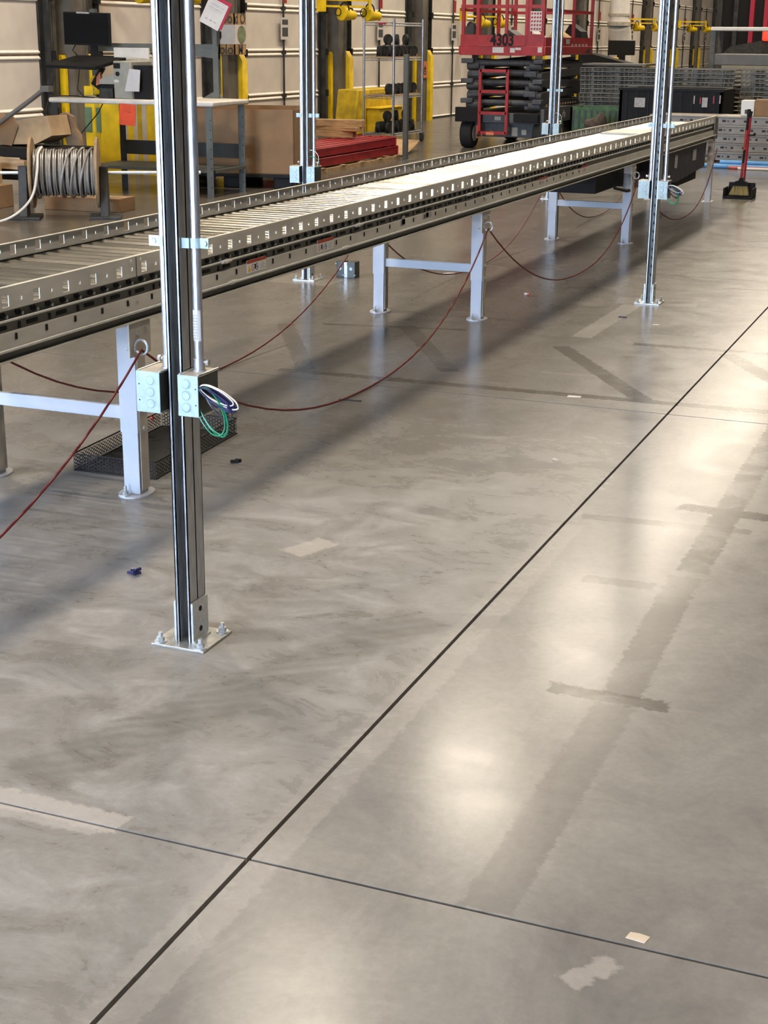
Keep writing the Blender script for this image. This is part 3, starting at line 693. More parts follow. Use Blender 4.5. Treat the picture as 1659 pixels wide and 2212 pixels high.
# ================================================================== perforated tray
t = thing('perforated_tray', 'black tray of hexagon-perforated sheet steel lying on the floor under the conveyor', 'tray', (-2.82, 4.74, 0), R(3))
def hexsheet(b, o, u, v, W, Hh, rad):
    o, u, v = Vector(o), Vector(u), Vector(v); dx = rad * 1.5; dy = rad * math.sqrt(3); i = 0; x = rad
    while x < W - rad * .5:
        y = dy / 2 + (dy / 2 if i % 2 else 0)
        while y < Hh - dy * .3:
            ou = [o + u * (x + rad * math.cos(k * math.pi / 3)) + v * min(Hh, max(0, y + rad * math.sin(k * math.pi / 3))) for k in range(6)]
            inn = [o + u * (x + rad * .72 * math.cos(k * math.pi / 3)) + v * min(Hh, max(0, y + rad * .72 * math.sin(k * math.pi / 3))) for k in range(6)]
            b.add(ou + inn, [(k, (k + 1) % 6, 6 + (k + 1) % 6, 6 + k) for k in range(6)]); y += dy
        x += dx; i += 1
TW, TL, TH, HR = .165, .345, .062, .0078
b = MB(); hexsheet(b, (-TW, -TL, .002), (1, 0, 0), (0, 1, 0), 2 * TW, 2 * TL, HR); tag(b.build('base_sheet', 'black', t, local=True), kind='stuff')
for o, u, L_ in (((-TW, -TL, .002), (1, 0, 0), 2 * TW), ((-TW, TL, .002), (1, 0, 0), 2 * TW), ((-TW, -TL, .002), (0, 1, 0), 2 * TL), ((TW, -TL, .002), (0, 1, 0), 2 * TL)):
    b = MB(); hexsheet(b, o, u, (0, 0, 1), L_, TH, HR); tag(b.build('side_sheet', 'blackplastic', t, local=True), kind='stuff')
b = MB()
for s in (-1, 1): b.box(s * TW - .0015, s * TW + .0015, -TL, TL, TH - .001, TH + .003).box(-TW, TW, s * TL - .0015, s * TL + .0015, TH - .001, TH + .003).box(s * TW - .0015, s * TW + .0015, -TL, TL, 0, .004).box(-TW, TW, s * TL - .0015, s * TL + .0015, 0, .004)
b.build('rim', 'blackplastic', t, local=True)

# ================================================================== scissor lift
lift = thing('scissor_lift', 'red and dark grey scissor lift numbered 4303 parked behind the conveyor', 'scissor lift', (-6.64, 22.0, 0))
LXa, LXb, LYa, LYb = -7.245, -6.03, 20.8, 23.35
def fx_(px): return LXa + (px - 995) / 180 * (LXb - LXa)
b = MB(); b.box(LXa, LXb, LYa, LYb, 1.28, 1.31).box(LXa, LXb, LYa - .03, LYa, 1.275, 1.40).box(LXb, LXb + .03, LYa - .03, LYb, 1.285, 1.40).box(LXa - .02, LXa, LYa - .03, LYb, 1.28, 1.40).box(LXa, LXb, LYb, LYb + .03, 1.28, 1.40)
plat = b.build('platform', 'red', lift, bevel=.006)
b = MB(); b.box(fx_(1031), fx_(1137), LYa - .045, LYa - .03, 1.405, 1.545); npn = b.build('number_panel', 'red', plat)
text('number', '4303', .215, 'black', npn, (fx_(1087), LYa - .047, 1.475), (1, 0, 0), (0, 0, 1), .002, 0.80, .035)
b = MB(); b.box(LXa, fx_(1030), LYa - .02, LYa, 1.40, 1.55).box(fx_(1141), LXb, LYa - .02, LYa, 1.40, 1.56).box(LXb, LXb + .02, LYa, LYb, 1.40, 1.52); b.build('toe_panel', 'red', plat)
def rail_posts(b, pts, z0, z1, w=.022):
    for x, y in pts: b.box(x - w, x + w, y - w, y + w, z0, z1)
b = MB(); rail_posts(b, [(fx_(1000), LYa), (fx_(1032), LYa), (fx_(1137), LYa), (fx_(1144), LYa), (fx_(1171), LYa)], 1.4, 2.42)
rail_posts(b, [(LXb, 21.4), (LXb, 22.3), (LXb, LYb), (LXa, 21.6), (LXa, 22.5), (LXa, LYb)], 1.4, 2.42)
b.box(LXa, LXb, LYa - .02, LYa + .02, 1.90, 1.945).box(LXa, LXb, LYa - .02, LYa + .02, 2.38, 2.42).box(LXb - .02, LXb + .02, LYa, LYb, 1.86, 1.90).box(LXb - .02, LXb + .02, LYa, LYb, 2.38, 2.42).box(LXa - .02, LXa + .02, LYa, LYb, 1.86, 1.90).box(LXa - .02, LXa + .02, LYa, LYb, 2.38, 2.42).box(LXa, LXb, LYb - .02, LYb + .02, 1.86, 1.9)
b.build('guard_rail', 'red', lift)
b = MB(); b.box(fx_(1091), fx_(1097), LYa - .03, LYa + .01, 1.55, 2.2); b.build('gate_post', 'red', lift)
b = MB(); b.box(fx_(1146), fx_(1170), LYa - .05, LYa - .045, 1.60, 1.86); wp = b.build('warning_panel', 'paper', lift)
b = MB()
for i in range(4):
    for j in range(5):
        b.cbox((fx_(1149.5 + 5.8 * i), LYa - .051, 1.63 + .05 * j), (.022, .002, .028), 0, 0, .7)
b.build('warning_symbols', 'red', wp)
for xa, xb, za, zb in ((1066, 1090, 1.31, 1.385), (1104, 1114, 1.315, 1.375), (1115, 1127, 1.35, 1.38), (1163, 1172, 1.32, 1.39)):
    b = MB(); b.box(fx_(xa), fx_(xb), LYa - .034, LYa - .03, za, zb); b.build('label', 'paper', plat)
b = MB(); b.box(LXb + .0305, LXb + .033, 21.8, 22.0, 1.43, 1.50)
for q in range(5): b.box(LXb + .0205, LXb + .023, 22.15 + q * .2, 22.25 + q * .2, 1.40, 1.43)
b.build('label', 'papergrey', plat)
b = MB(); b.box(fx_(1003), fx_(1021), LYa + .03, LYa + .2, 1.40, 1.66); b.sphere((fx_(1012), LYa + .1, 1.66), .07, 8); b.build('tool_bag', 'darksteel', lift)
for xx, yy, zz, ml in ((-6.75, 21.6, 1.4, 'darksteel'), (-6.55, 21.9, 1.42, 'paper'), (-6.25, 22.2, 1.42, 'cardlight'), (-6.2, 22.9, 1.5, 'blackplastic')):
    b = MB(); b.prism([(xx - .22, yy, 1.31), (xx + .2, yy - .05, 1.31), (xx + .12, yy, 1.31 + (zz - 1.2)), (xx - .05, yy, zz + .22), (xx - .14, yy, zz + .08)], (.02, .3, 0)); b.build('load', ml, lift)
# scissor pack: five layers of tilted arms each side
for q in range(5):
    z = .615 + q * .135; tl_ = .022 if q % 2 else -.022
    for s, xx in ((-1, LXa + .17), (1, LXb - .13)):
        for inn in (0, 1):
            b = MB(); b.cbox((xx + (-s * .11 if inn else 0), 22.05, z + (.012 if inn else 0)), (.09, 2.3, .105), 0, (tl_ if inn == 0 else -tl_)); b.build('scissor_arm', 'liftgrey', lift, bevel=.006)
        b = MB(); yy = 20.90 + (.03 if q % 2 else 0)
        b.cyl((xx - .09, yy, z - .02), (xx + .09, yy, z - .02), .062, n=10)
        if s < 0 and q % 2 == 0: b.box(xx - .16, xx + .02, yy - .10, yy + .02, z + .01, z + .075)
        if s > 0 and q % 2 == 0: b.box(xx - .02, xx + .12, yy - .10, yy + .02, z + .01, z + .075)
        if q % 2: b.box(xx + (-.02 if s < 0 else -.16), xx + (.16 if s < 0 else .02), yy - .09, yy + .02, z - .03, z + .05)
        b.build('arm_pivot', 'liftgrey', lift, bevel=.008)
    for yy, dz in ((20.92, .02), (23.1, 0)):
        b = MB(); b.cyl((LXa + .1, yy, z + dz), (LXb - .1, yy, z + dz), .045, n=12); b.build('cross_tube', 'liftgrey', lift)
b = MB(); b.box(LXa + .12, LXb - .1, 20.95, 23.2, .16, .42).box(LXa + .05, LXb - .03, 20.78, 23.25, .36, .50)
ch = b.build('chassis', 'liftbase', lift, bevel=.01)
b = MB(); b.box(LXa - .03, LXa + .36, 20.70, 20.80, .37, .57); b.build('bumper', 'black', ch, bevel=.008)
b = MB(); b.box(LXb - .38, LXb - .02, 20.70, 20.80, .38, .50); b.build('bumper', 'black', ch, bevel=.008)
b = MB(); b.box(LXb - .03, LXb + .02, 20.85, 23.3, .36, .56); sk = b.build('side_skirt', 'liftbase', ch)
b = MB()
for q in range(12): b.box(LXb + .02, LXb + .024, 20.95 + q * .14, 21.0 + q * .14, .60, .62)
b.build('pothole_marks', 'cardlight', ch)
text('side_lettering', 'rlo', .15, 'papergrey', sk, (LXb + .022, 21.9, .46), (0, 1, 0), (0, 0, 1), .001)
for xx, yy in ((LXa + .02, 20.95), (LXb - .12, 20.95), (LXa + .02, 23.0), (LXb - .12, 23.0)):
    b = MB(); b.cyl((xx, yy, .20), (xx + .17, yy, .20), .20, n=28); wh = b.build('wheel', 'rubber', lift, bevel=.02)
    b = MB(); b.cyl((xx - .004, yy, .2), (xx + .174, yy, .2), .11, n=20); b.build('hub', 'tan', wh)
b = MB()
lx0, lx1 = fx_(1046), fx_(1105)
for x in (lx0, lx1): b.box(x - .02, x + .02, 20.66, 20.70, .22, 1.09)
for z in (1.07, .79, .50, .23): b.box(lx0, lx1, 20.66, 20.70, z - .02, z + .02)
b.build('ladder', 'red', lift)
for xa, xb, y, za, zb in ((1075, 1088, 20.772, .40, .45), (1057, 1065, 20.943, .20, .24), (1105, 1118, 20.943, .18, .30), (1127, 1137, 20.943, .20, .27)):
    b = MB(); b.box(fx_(xa), fx_(xb), y, y + .006, za, zb); b.build('label', 'tan', ch)
b = MB(); b.torus((fx_(1035), 20.9, .18), (1, 0, 0), (0, 0, 1), .04, .01, 14, 6).box(fx_(1063), fx_(1080), 20.64, 20.66, .2, .24).cyl((fx_(1037), 20.8, .22), (fx_(1037), 20.8, .32), .025, n=8); b.build('tie_down', 'orange', ch)

# ================================================================== workbench with computer
bx0, bx1, by0, by1 = -8.85, -7.0, 13.0, 13.75
bench = thing('workbench', 'grey steel packing workbench with cream laminate top behind the conveyor', 'workbench', (-7.9, 13.4, 0))
b = MB(); b.box(bx0, bx1, by0, by1, .855, .9045); b.build('worktop', 'laminate', bench, bevel=.015)
for x, y in ((bx1 - .06, by0 + .04), (bx0 + .06, by0 + .04), (bx1 - .06, by1 - .04), (bx0 + .42, by1 - .04)):
    b = MB(); b.box(x - .035, x + .035, y - .025, y - .02, 0, .855).box(x - .035, x - .03, y - .02, y + .03, 0, .855); lg = b.build('leg', 'benchgrey' if x > -7.5 else 'benchdark', bench)
    b = MB()
    for q in range(8): b.cyl((x + .015, y - .0255, .1 + q * .09), (x + .015, y - .0265, .1 + q * .09), .006, n=8)
    b.build('leg_hole', 'black', lg)
b = MB(); b.box(bx0 + .38, bx1 - .05, by1 - .06, by1 - .03, .33, .47); b.build('back_stringer', 'benchdark', bench)
b = MB(); b.box(bx0 + .38, bx1 - .03, by0 + .08, by1 - .03, .23, .26); b.build('lower_shelf', 'benchgrey', bench)
for x in (bx0 + .12, bx1 - .33):
    b = MB(); b.box(x - .03, x + .03, by1 - .07, by1 - .02, .905, 1.75)
    if x > -8: b.prism([(x - .16, by1 - .05, .905), (x + .05, by1 - .05, .905), (x + .02, by1 - .05, .96), (x - .06, by1 - .05, .96)], (0, .03, 0)).prism([(x - .25, by1 - .06, 1.40), (x + .03, by1 - .06, 1.36), (x + .03, by1 - .06, 1.28), (x - .25, by1 - .06, 1.31)], (0, .03, 0))
    b.build('upright', 'benchgrey', bench)
b = MB(); b.box(bx0 + .12, bx1 - .3, by1 - .05, by1 - .02, 1.34, 1.42); b.build('cross_beam', 'benchgrey', bench)
b = MB(); b.box(bx0 + .1, -7.95, by1 - .30, by1 - .05, 1.25, 1.28).box(-8.35, -7.95, by1 - .30, by1 - .28, 1.28, 1.38); b.build('shelf', 'laminate', bench)
# monitor
mon = thing('monitor', 'wide black computer monitor mounted above the packing bench', 'monitor', (-8.64, 13.42, 1.28))
b = MB(); b.cbox((-8.645, 13.45, 1.555), (.535, .04, .315), 0, .03, .025); mb_ = b.build('housing', 'blackplastic', mon, bevel=.006)
b = MB(); b.cbox((-8.645, 13.4285, 1.558), (.505, .004, .285), 0, .03, .025); b.build('screen', 'screen', mb_)
b = MB(); b.cbox((-8.67, 13.42, 1.707), (.14, .02, .015), 0, 0, .025); b.build('light_bar', 'papergrey', mb_)
b = MB(); b.box(-8.64, -8.56, 13.48, 13.50, 1.29, 1.45).box(-8.80, -8.40, 13.46, 13.6, 1.281, 1.30).tube([(-8.8, 13.48, 1.42), (-8.83, 13.45, 1.35), (-8.79, 13.47, 1.30)], .006, 6); b.build('stand', 'black', mon)
# keyboard tray on its arm
kt = thing('keyboard_tray', 'black keyboard tray on an arm tilted out below the monitor', 'keyboard tray', (-8.45, 13.2, .905))
b = MB(); b.prism([(-8.86, 12.98, 1.185), (-8.28, 12.98, 1.172), (-8.28, 12.98, 1.202), (-8.86, 12.98, 1.215)], (.16, .32, .085)); b.build('tray', 'blackplastic', kt)
b = MB(); b.prism([(-8.70, 13.30, 1.283), (-7.95, 13.30, 1.270), (-7.95, 13.30, 1.282), (-8.70, 13.30, 1.297)], (0, .02, 0)); b.build('edge', 'tan', kt)
b = MB(); b.tube([(-8.36, 13.25, 1.19), (-8.50, 13.3, 1.04), (-8.38, 13.35, .945)], .032, 8).box(-8.48, -8.30, 13.3, 13.45, .9055, .93); b.build('arm', 'black', kt)
b = MB(); b.prism([(-8.41, 13.19, 1.02), (-8.35, 13.19, 1.04), (-8.36, 13.19, 1.15), (-8.40, 13.19, 1.10)], (0, .03, 0)); b.build('handle', 'orange', kt)
# printer
pr_ = thing('label_printer', 'beige label printer with a paper label hanging out on the packing bench', 'printer', (-8.1, 13.2, .905))
b = MB(); b.box(-8.10, -7.90, 13.02, 13.42, .905, 1.26); pb = b.build('front_tower', 'printer', pr_, bevel=.012)
b = MB(); b.box(-8.09, -8.02, 13.012, 13.02, 1.19, 1.24).cyl((-8.05, 13.012, 1.14), (-8.05, 13.02, 1.14), .022, n=12); b.build('control_pad', 'black', pb)
b = MB(); b.box(-8.09, -8.04, 13.014, 13.02, 1.06, 1.085); b.build('label', 'paper', pb)
b = MB(); b.prism([(-8.28, 13.05, 1.041), (-8.10, 13.05, 1.041), (-8.10, 13.05, 1.14), (-8.2, 13.05, 1.12), (-8.28, 13.05, 1.08)], (0, .35, 0)); b.build('side_cover', 'printer', pr_)
b = MB(); b.box(-8.28, -8.10, 13.06, 13.4, .905, 1.04); b.build('body', 'blackplastic', pr_)
b = MB(); b.box(-7.90, -7.72, 13.06, 13.4, .905, 1.22); b.build('media_cover', 'black', pr_)
b = MB(); b.prism([(-7.96, 12.99, .98), (-7.80, 12.99, .98), (-7.78, 12.99, 1.18), (-7.90, 12.99, 1.19)], (0, .006, 0)); b.build('paper_label', 'paper', pr_)
b = MB(); b.prism([(-8.28, 13.03, .906), (-8.12, 13.03, .906), (-8.12, 13.03, 1.0), (-8.27, 13.03, 1.0)], (0, .02, 0)); b.build('grey_flap', 'darksteel', pr_)
b = MB(); b.box(-8.03, -7.85, 12.985, 12.99, .66, .86, Matrix.Translation((-7.94, 12.99, .76)) @ Matrix.Rotation(R(4), 4, 'Y') @ Matrix.Translation((7.94, -12.99, -.76)))
tg = single('hang_tag', b, 'orangetag', 'bright orange-red tag hanging from the packing bench edge', 'tag', (-7.94, 12.985, .66))
b = MB(); b.box(-7.93, -7.90, 12.982, 12.985, .78, .79); b.build('clip', 'signred', tg)
for i, (p, lb) in enumerate((([(-8.60, 13.2, 1.17), (-8.62, 13.2, 1.05), (-8.58, 13.12, .98), (-8.48, 13.08, .912)], 'thin black cable dangling from the keyboard tray to the bench'), ([(-8.87, 13.05, .915), (-8.88, 12.98, .75), (-8.75, 13.0, .52), (-8.55, 13.1, .56), (-8.47, 13.3, .75), (-8.47, 13.4, .845)], 'thin black cable drooping below the bench top at its free end'), ([(-8.9, 13.10, .915), (-8.6, 13.06, .92), (-8.42, 13.08, .912), (-8.33, 13.03, .912)], 'thin black cable lying on the bench top beside the printer'))):
    cu = []
    for a_, b_ in zip(p[:-1], p[1:]):
        for q in range(4): cu.append(Vector(a_).lerp(Vector(b_), q / 4))
    b = MB(); b.tube(cu + [Vector(p[-1])], .006, 6)
    single('cable', b, 'wireblack', lb, 'cable', p[0], 'cables on the packing bench')
# crumpled yellow bag on the bench
b = MB(); b.sphere((-8.63, 13.6, 1.0), .095, 9, 1.0)
b.v = [(x + .03 * math.sin(40 * z), y + .02 * math.sin(33 * x), max(.905, z + .02 * math.sin(50 * x + 20 * y))) for x, y, z in b.v]
single('yellow_bag', b, 'yellow', 'crumpled yellow bag on the packing bench left of the printer', 'bag', (-8.63, 13.6, .905))

# striped yellow board and boards behind the bench
t = thing('striped_board', 'yellow board with cream stripes standing behind the packing bench', 'board', (-8.5, 14.9, 0))
b = MB(); b.box(-9.66, -8.30, 14.9, 14.94, .0, .95); b.build('board', 'yellow', t)
for xa, xb, m in ((-9.53, -9.47, 'yellowdull'), (-9.19, -9.11, 'cream'), (-9.03, -8.98, 'cream'), (-8.98, -8.92, 'yellowdull'), (-8.92, -8.86, 'cream'), (-8.7, -8.6, 'yellowdull')):
    b = MB(); b.box(xa, xb, 14.893, 14.9, .0, .9); b.build('stripe', m, t)
for xa, xb in ((-9.655, -9.57), (-9.51, -9.45)):
    b = MB(); b.box(xa, xb, 14.886, 14.893, .45, .72); b.build('tape_patch', 'greentape', t)

# hanging paper with red frame and parchment sign on the second column
YC2 = DOOR0 + PITCH_Y * .5
sg = thing('parchment_sign', 'brown parchment-style sign with white card wrapped round the second dock column', 'sign', (XW + .3, YC2, 1.25))
b = MB(); b.box(XW - .02, XW + .285, YC2 - .170, YC2 - .155, 1.25, 1.80).box(XW + .27, XW + .285, YC2 - .17, YC2 + .16, 1.25, 1.80); sb = b.build('parchment', 'parchment', sg)
b = MB(); b.box(XW + .0, XW + .286, YC2 - .174, YC2 - .170, 1.39, 1.65).box(XW + .285, XW + .289, YC2 - .174, YC2 + .16, 1.39, 1.65); b.build('card', 'paper', sg)
b = MB(); b.cyl((XW + .289, YC2 + .03, 1.52), (XW + .292, YC2 + .03, 1.52), .115, n=24); el = b.build('seal', 'sage', sg)
b = MB(); b.pipe((XW + .289, YC2 + .03, 1.52), (XW + .293, YC2 + .03, 1.52), .11, .122, 24); b.build('seal_rim', 'kraft', el)
text('lettering', 'oo', .20, 'print', sg, (XW + .17, YC2 - .173, 1.73), (1, 0, 0), (0, 0, 1), .001, .8)
text('lettering', 'd O', .20, 'print', sg, (XW + .287, YC2 + .0, 1.73), (0, 1, 0), (0, 0, 1), .001, 1.0)
text('lettering', 'olo', .19, 'print', sg, (XW + .15, YC2 - .173, 1.315), (1, 0, 0), (0, 0, 1), .001, .9)
text('lettering', 'M', .19, 'print', sg, (XW + .287, YC2 - .0, 1.315), (0, 1, 0), (0, 0, 1), .001, 1.0)
b = MB(); b.prism([(XW + .02, YC2 - .178, 1.56), (XW + .08, YC2 - .178, 1.56), (XW + .08, YC2 - .178, 1.48), (XW + .05, YC2 - .178, 1.43), (XW + .02, YC2 - .178, 1.47)], (0, .003, 0)); b.build('black_mark', 'black', sg)
hp = thing('framed_notice', 'tilted white notice with a red border hung above the packing bench', 'notice', (-7.45, 13.7, 1.6))
Mt = Matrix.Translation((-7.30, 13.66, 1.72)) @ Matrix.Rotation(R(25), 4, 'Y') @ Matrix.Rotation(R(-8), 4, 'X')
b = MB(); b.box(-.11, .125, 0, .006, -.13, .14, Mt); b.build('frame', 'redframe', hp)
b = MB(); b.box(-.125, .10, -.006, -.001, -.15, .105, Mt); pp = b.build('sheet', 'paper', hp)
b = MB(); b.box(-.09, .07, -.008, -.006, .055, .06, Mt).box(-.09, .07, -.008, -.006, .02, .026, Mt)
for q in range(5): b.box(-.08, .06 - .01 * (q % 2), -.0075, -.006, .09 - q * .022, .094 - q * .022, Mt)
for q in range(3): b.box(-.08 + q * .05, -.05 + q * .05, -.0075, -.006, -.10, -.085, Mt)
b.build('print_lines', 'papergrey', pp)
b = MB(); b.box(-7.32, -7.30, 13.66, 13.6795, 1.40, 1.62); b.build('hanger', 'benchgrey', hp)

# ================================================================== cable reel on jack stands
reel = thing('cable_reel', 'wooden cable reel wound with white cable on black jack stands', 'cable reel', (-7.40, 11.06, 0), R(29))
for s, xx in ((-1, -.275), (1, .275)):
    b = MB(); b.cyl((xx - .012, 0, .375), (xx + .012, 0, .375), .295, n=40); fg = b.build('flange', 'plywood', reel, local=True, bevel=.004)
b = MB(); b.cyl((-.27, 0, .375), (.27, 0, .375), .176, n=24); b.build('core', 'darksack', reel, local=True)
for q in range(25):
    xx = -.252 + q * .021; rr = .186 + .004 * (q % 3)
    b = MB(); b.torus((xx, 0, .375), (0.02 * ((q * 7) % 5 - 2), 1, 0), (0, 0, 1), rr, .0078, 30, 6); b.build('cable_turn', 'cable', reel, local=True)
for q, xx in enumerate((-.18, .06, .14, .22)):
    b = MB(); b.torus((xx - .03, 0, .375), (.18, 1, 0), (.22 if q else .05, 0, 1), .212, .009, 30, 6); b.build('cable_turn', 'cable', reel, local=True)
b = MB(); b.cyl((-.80, 0, .375), (1.15, 0, .375), .014, n=10); b.build('axle', 'pipe_white', reel, local=True)
for xx in (-.345, .335):
    b = MB(); b.prism([(xx - .045, .10, 0.02), (xx - .045, -.16, .02), (xx - .045, -.05, .30), (xx - .045, -.04, .43), (xx - .045, .05, .43), (xx - .045, .06, .3)], (.07, 0, 0)).box(xx - .14, xx + .13, -.20, .14, 0, .02)
    b.build('jack_stand', 'darksteel', reel, local=True, bevel=.004)
pts = []
P0 = [(-7.54, 10.94, .59), (-7.50, 10.82, .54), (-7.45, 10.72, .40), (-7.45, 10.62, .20), (-7.53, 10.45, .06), (-7.66, 10.25, .012), (-7.85, 9.9, .012), (-8.2, 9.5, .012), (-8.8, 9.2, .012)]
for i in range(len(P0) - 1):
    p_ = [Vector(P0[max(0, i - 1)]), Vector(P0[i]), Vector(P0[i + 1]), Vector(P0[min(len(P0) - 1, i + 2)])]
    for q in range(6):
        t_ = q / 6; pts.append(.5 * ((2 * p_[1]) + (-p_[0] + p_[2]) * t_ + (2 * p_[0] - 5 * p_[1] + 4 * p_[2] - p_[3]) * t_ ** 2 + (-p_[0] + 3 * p_[1] - 3 * p_[2] + p_[3]) * t_ ** 3))
b = MB(); b.tube(pts + [Vector(P0[-1])], .011, 8)
single('loose_cable', b, 'mirrorwhite', 'white cable running off the wooden reel and out across the floor', 'cable', (-7.6, 10.6, .012))

# clutter left of the reel
t = thing('platform_cart', 'low black cart with a raised grey push handle behind the cable reel', 'cart', (-8.6, 12.1, 0))
b = MB(); b.box(-9.6, -8.02, 11.9, 12.5, .405, .49); b.build('deck', 'black', t, bevel=.006)
b = MB(); b.box(-9.6, -8.3, 11.9, 11.93, .20, .30).box(-8.45, -8.39, 11.9, 12.0, 0, .405).box(-9.5, -9.44, 12.35, 12.45, 0, .405).box(-8.45, -8.39, 12.35, 12.45, 0, .405).box(-9.5, -9.44, 11.9, 12.0, 0, .405); b.build('under_frame', 'black', t)
b = MB(); b.tube([(-9.2, 11.97, .49), (-8.876, 11.97, .60), (-8.30, 11.98, .95), (-8.18, 11.98, 1.03)], .022, 8).box(-8.21, -8.12, 11.94, 12.02, 1.0, 1.05); b.build('push_handle', 'slabgrey', t)
t = thing('crumpled_carton', 'torn brown carton with open flaps on the black cart', 'carton', (-8.5, 12.2, .49))
b = MB(); b.prism([(-8.83, 12.1, .50), (-8.40, 12.1, .52), (-8.22, 12.1, .60), (-8.26, 12.1, .78), (-8.55, 12.1, .74), (-8.62, 12.1, .70)], (.03, .28, 0)); b.build('side', 'cardlight', t)
b = MB(); b.prism([(-8.84, 12.08, .515), (-8.66, 12.08, .495), (-8.58, 12.08, .66), (-8.62, 12.08, .74), (-8.80, 12.08, .78)], (.0, .012, .02)); b.build('flap', 'cardboard', t)
b = MB(); b.prism([(-8.26, 12.4, .495), (-8.10, 12.4, .495), (-8.12, 12.4, .60), (-8.17, 12.4, .66), (-8.18, 12.4, .76), (-8.27, 12.4, .80), (-8.33, 12.4, .78)], (0, .05, .0)); b.build('kraft_paper', 'kraft', t)
b = MB(); b.prism([(-9.3, 11.82, .33), (-8.35, 11.82, .30), (-8.35, 11.82, .385), (-9.3, 11.82, .47)], (0, .06, 0))
single('wood_plank', b, 'wood', 'pale wooden plank leaning along the front of the black cart', 'plank', (-8.8, 11.82, .30))
b = MB(); b.box(-8.29, -7.85, 11.86, 11.89, .31, .40)
single('brown_board', b, 'kraft', 'dark brown cardboard strip sticking out beyond the cart', 'cardboard', (-8.1, 11.9, .30))
for i, (a, c, lb, m) in enumerate((((-8.55, 11.35, 0), (.5, .42, .20), 'flat brown carton on the floor left of the cable reel', 'cardboard'), ((-8.66, 11.4, .2025), (.46, .38, .18), 'brown carton stacked on the flat carton left of the cable reel', 'cardlight'), ((-7.55, 11.65, 0), (.75, .3, .12), 'brown carton lying on the floor behind the cable reel', 'cardboard'))):
    q = thing('carton', lb, 'carton', a, R(4), 'cartons round the cable reel')
    sx, sy, sz = c
    b = MB(); b.box(-sx / 2, sx / 2, -sy / 2, sy / 2, 0, sz); bd = b.build('body', m, q, local=True, bevel=.004)
    b = MB(); b.box(-sx / 2, sx / 2, -.02, .02, sz, sz + .002); b.build('tape', 'tan', bd, local=True)
    b = MB(); b.box(-.1, -.04, -sy / 2 - .002, -sy / 2, sz * .35, sz * .6).box(.06, .12, -sy / 2 - .002, -sy / 2, sz * .35, sz * .6); b.build('print', 'kraft', bd, local=True)

# ================================================================== gaylord box on black pallet
GW, GD = 1.30, 1.02
gc = (-7.47, 14.52)
t = thing('bulk_box', 'large open brown cardboard bulk box on a black pallet behind the conveyor', 'box', (*gc, .145), R(14))
for xa, xb, ya, yb in ((-GW / 2, GW / 2, -GD / 2, -GD / 2 + .012), (-GW / 2, GW / 2, GD / 2 - .012, GD / 2), (-GW / 2, -GW / 2 + .012, -GD / 2, GD / 2), (GW / 2 - .012, GW / 2, -GD / 2, GD / 2)):
    b = MB(); b.box(xa, xb, ya, yb, 0, .645); b.build('side', 'cardboard', t, local=True)
b = MB(); b.box(-GW / 2, GW / 2, -GD / 2, GD / 2, 0, .01); b.build('bottom', 'cardboard', t, local=True)
b = MB(); b.prism([(-GW / 2 + .05, -.2, .40), (-GW / 2 + .25, -.2, .40), (-GW / 2 + .2, -.2, .66)], (0, .01, 0)); b.build('inner_flap', 'cardlight', t, local=True)
t = thing('pallet', 'black plastic pallet under the large cardboard bulk box', 'pallet', (*gc, 0), R(14))
b = MB(); b.box(-GW / 2, GW / 2, -GD / 2 - .02, GD / 2 + .02, .115, .145); b.build('deck', 'black', t, local=True)
for x in (-GW / 2 + .12, 0, GW / 2 - .12):
    for y in (-GD / 2 + .1, GD / 2 - .1):
        b = MB(); b.box(x - .1, x + .1, y - .09, y + .09, 0, .115); b.build('foot', 'black', t, local=True, bevel=.01)

# ================================================================== red rack beams on a timber pallet
t = thing('timber_pallet', 'long low timber pallet carrying the red rack beams', 'pallet', (-7.6, 16.8, 0))
b = MB(); b.box(-7.24, -7.18, 15.28, 18.35, .0, .055); b.build('runner', 'wood', t)
b = MB(); b.box(-8.0, -7.94, 15.28, 18.35, 0, .055); b.build('runner', 'wood', t)
for q in range(6):
    b = MB(); y = 15.3 + q * .58; b.box(-8.02, -7.17, y, y + .12, .055, .068); b.build('board', 'wood', t)
def beam():
    t = thing('rack_beam', 'x', 'beam', (0, 0, 0))
    b = MB(); b.box(-.055, .055, -1.46, 1.46, 0, .085).box(-.06, -.03, -1.46, 1.46, .085, .098).box(.03, .06, -1.46, 1.46, .085, .098); b.build('bar', 'redbeam', t, local=True, bevel=.006)
    for s in (-1, 1):
        b = MB(); b.box(-.05, .07, min(s * 1.46, s * 1.47), max(s * 1.46, s * 1.47), -.01, .105); pl = b.build('end_plate', 'redbeam', t, local=True)
        b = MB()
        for z in (.02, .07): b.cyl((.05, s * 1.47, z), (.05, s * 1.477, z), .011, n=8)
        b.build('rivet', 'paper', pl, local=True)
    return t
bm = beam(); first = True
spots = []
for lay in range(2):
    for c in range(5): spots.append((-7.26 - .145 * c, 16.80 + random.uniform(-.05, .06), .078 + lay * .112, lay, c))
ordn = ['first', 'second', 'third', 'fourth', 'fifth']
for x, y, z, lay, c in spots:
    lb = 'red steel rack beam, %s from the aisle in the %s layer of the stack' % (ordn[c], ('bottom', 'middle', 'top')[lay])
    if first: bm.location = (x, y, z); bm['label'] = lb; bm['group'] = 'red rack beams on the timber pallet'; first = False
    else: dup(bm, (x, y, z), lb)
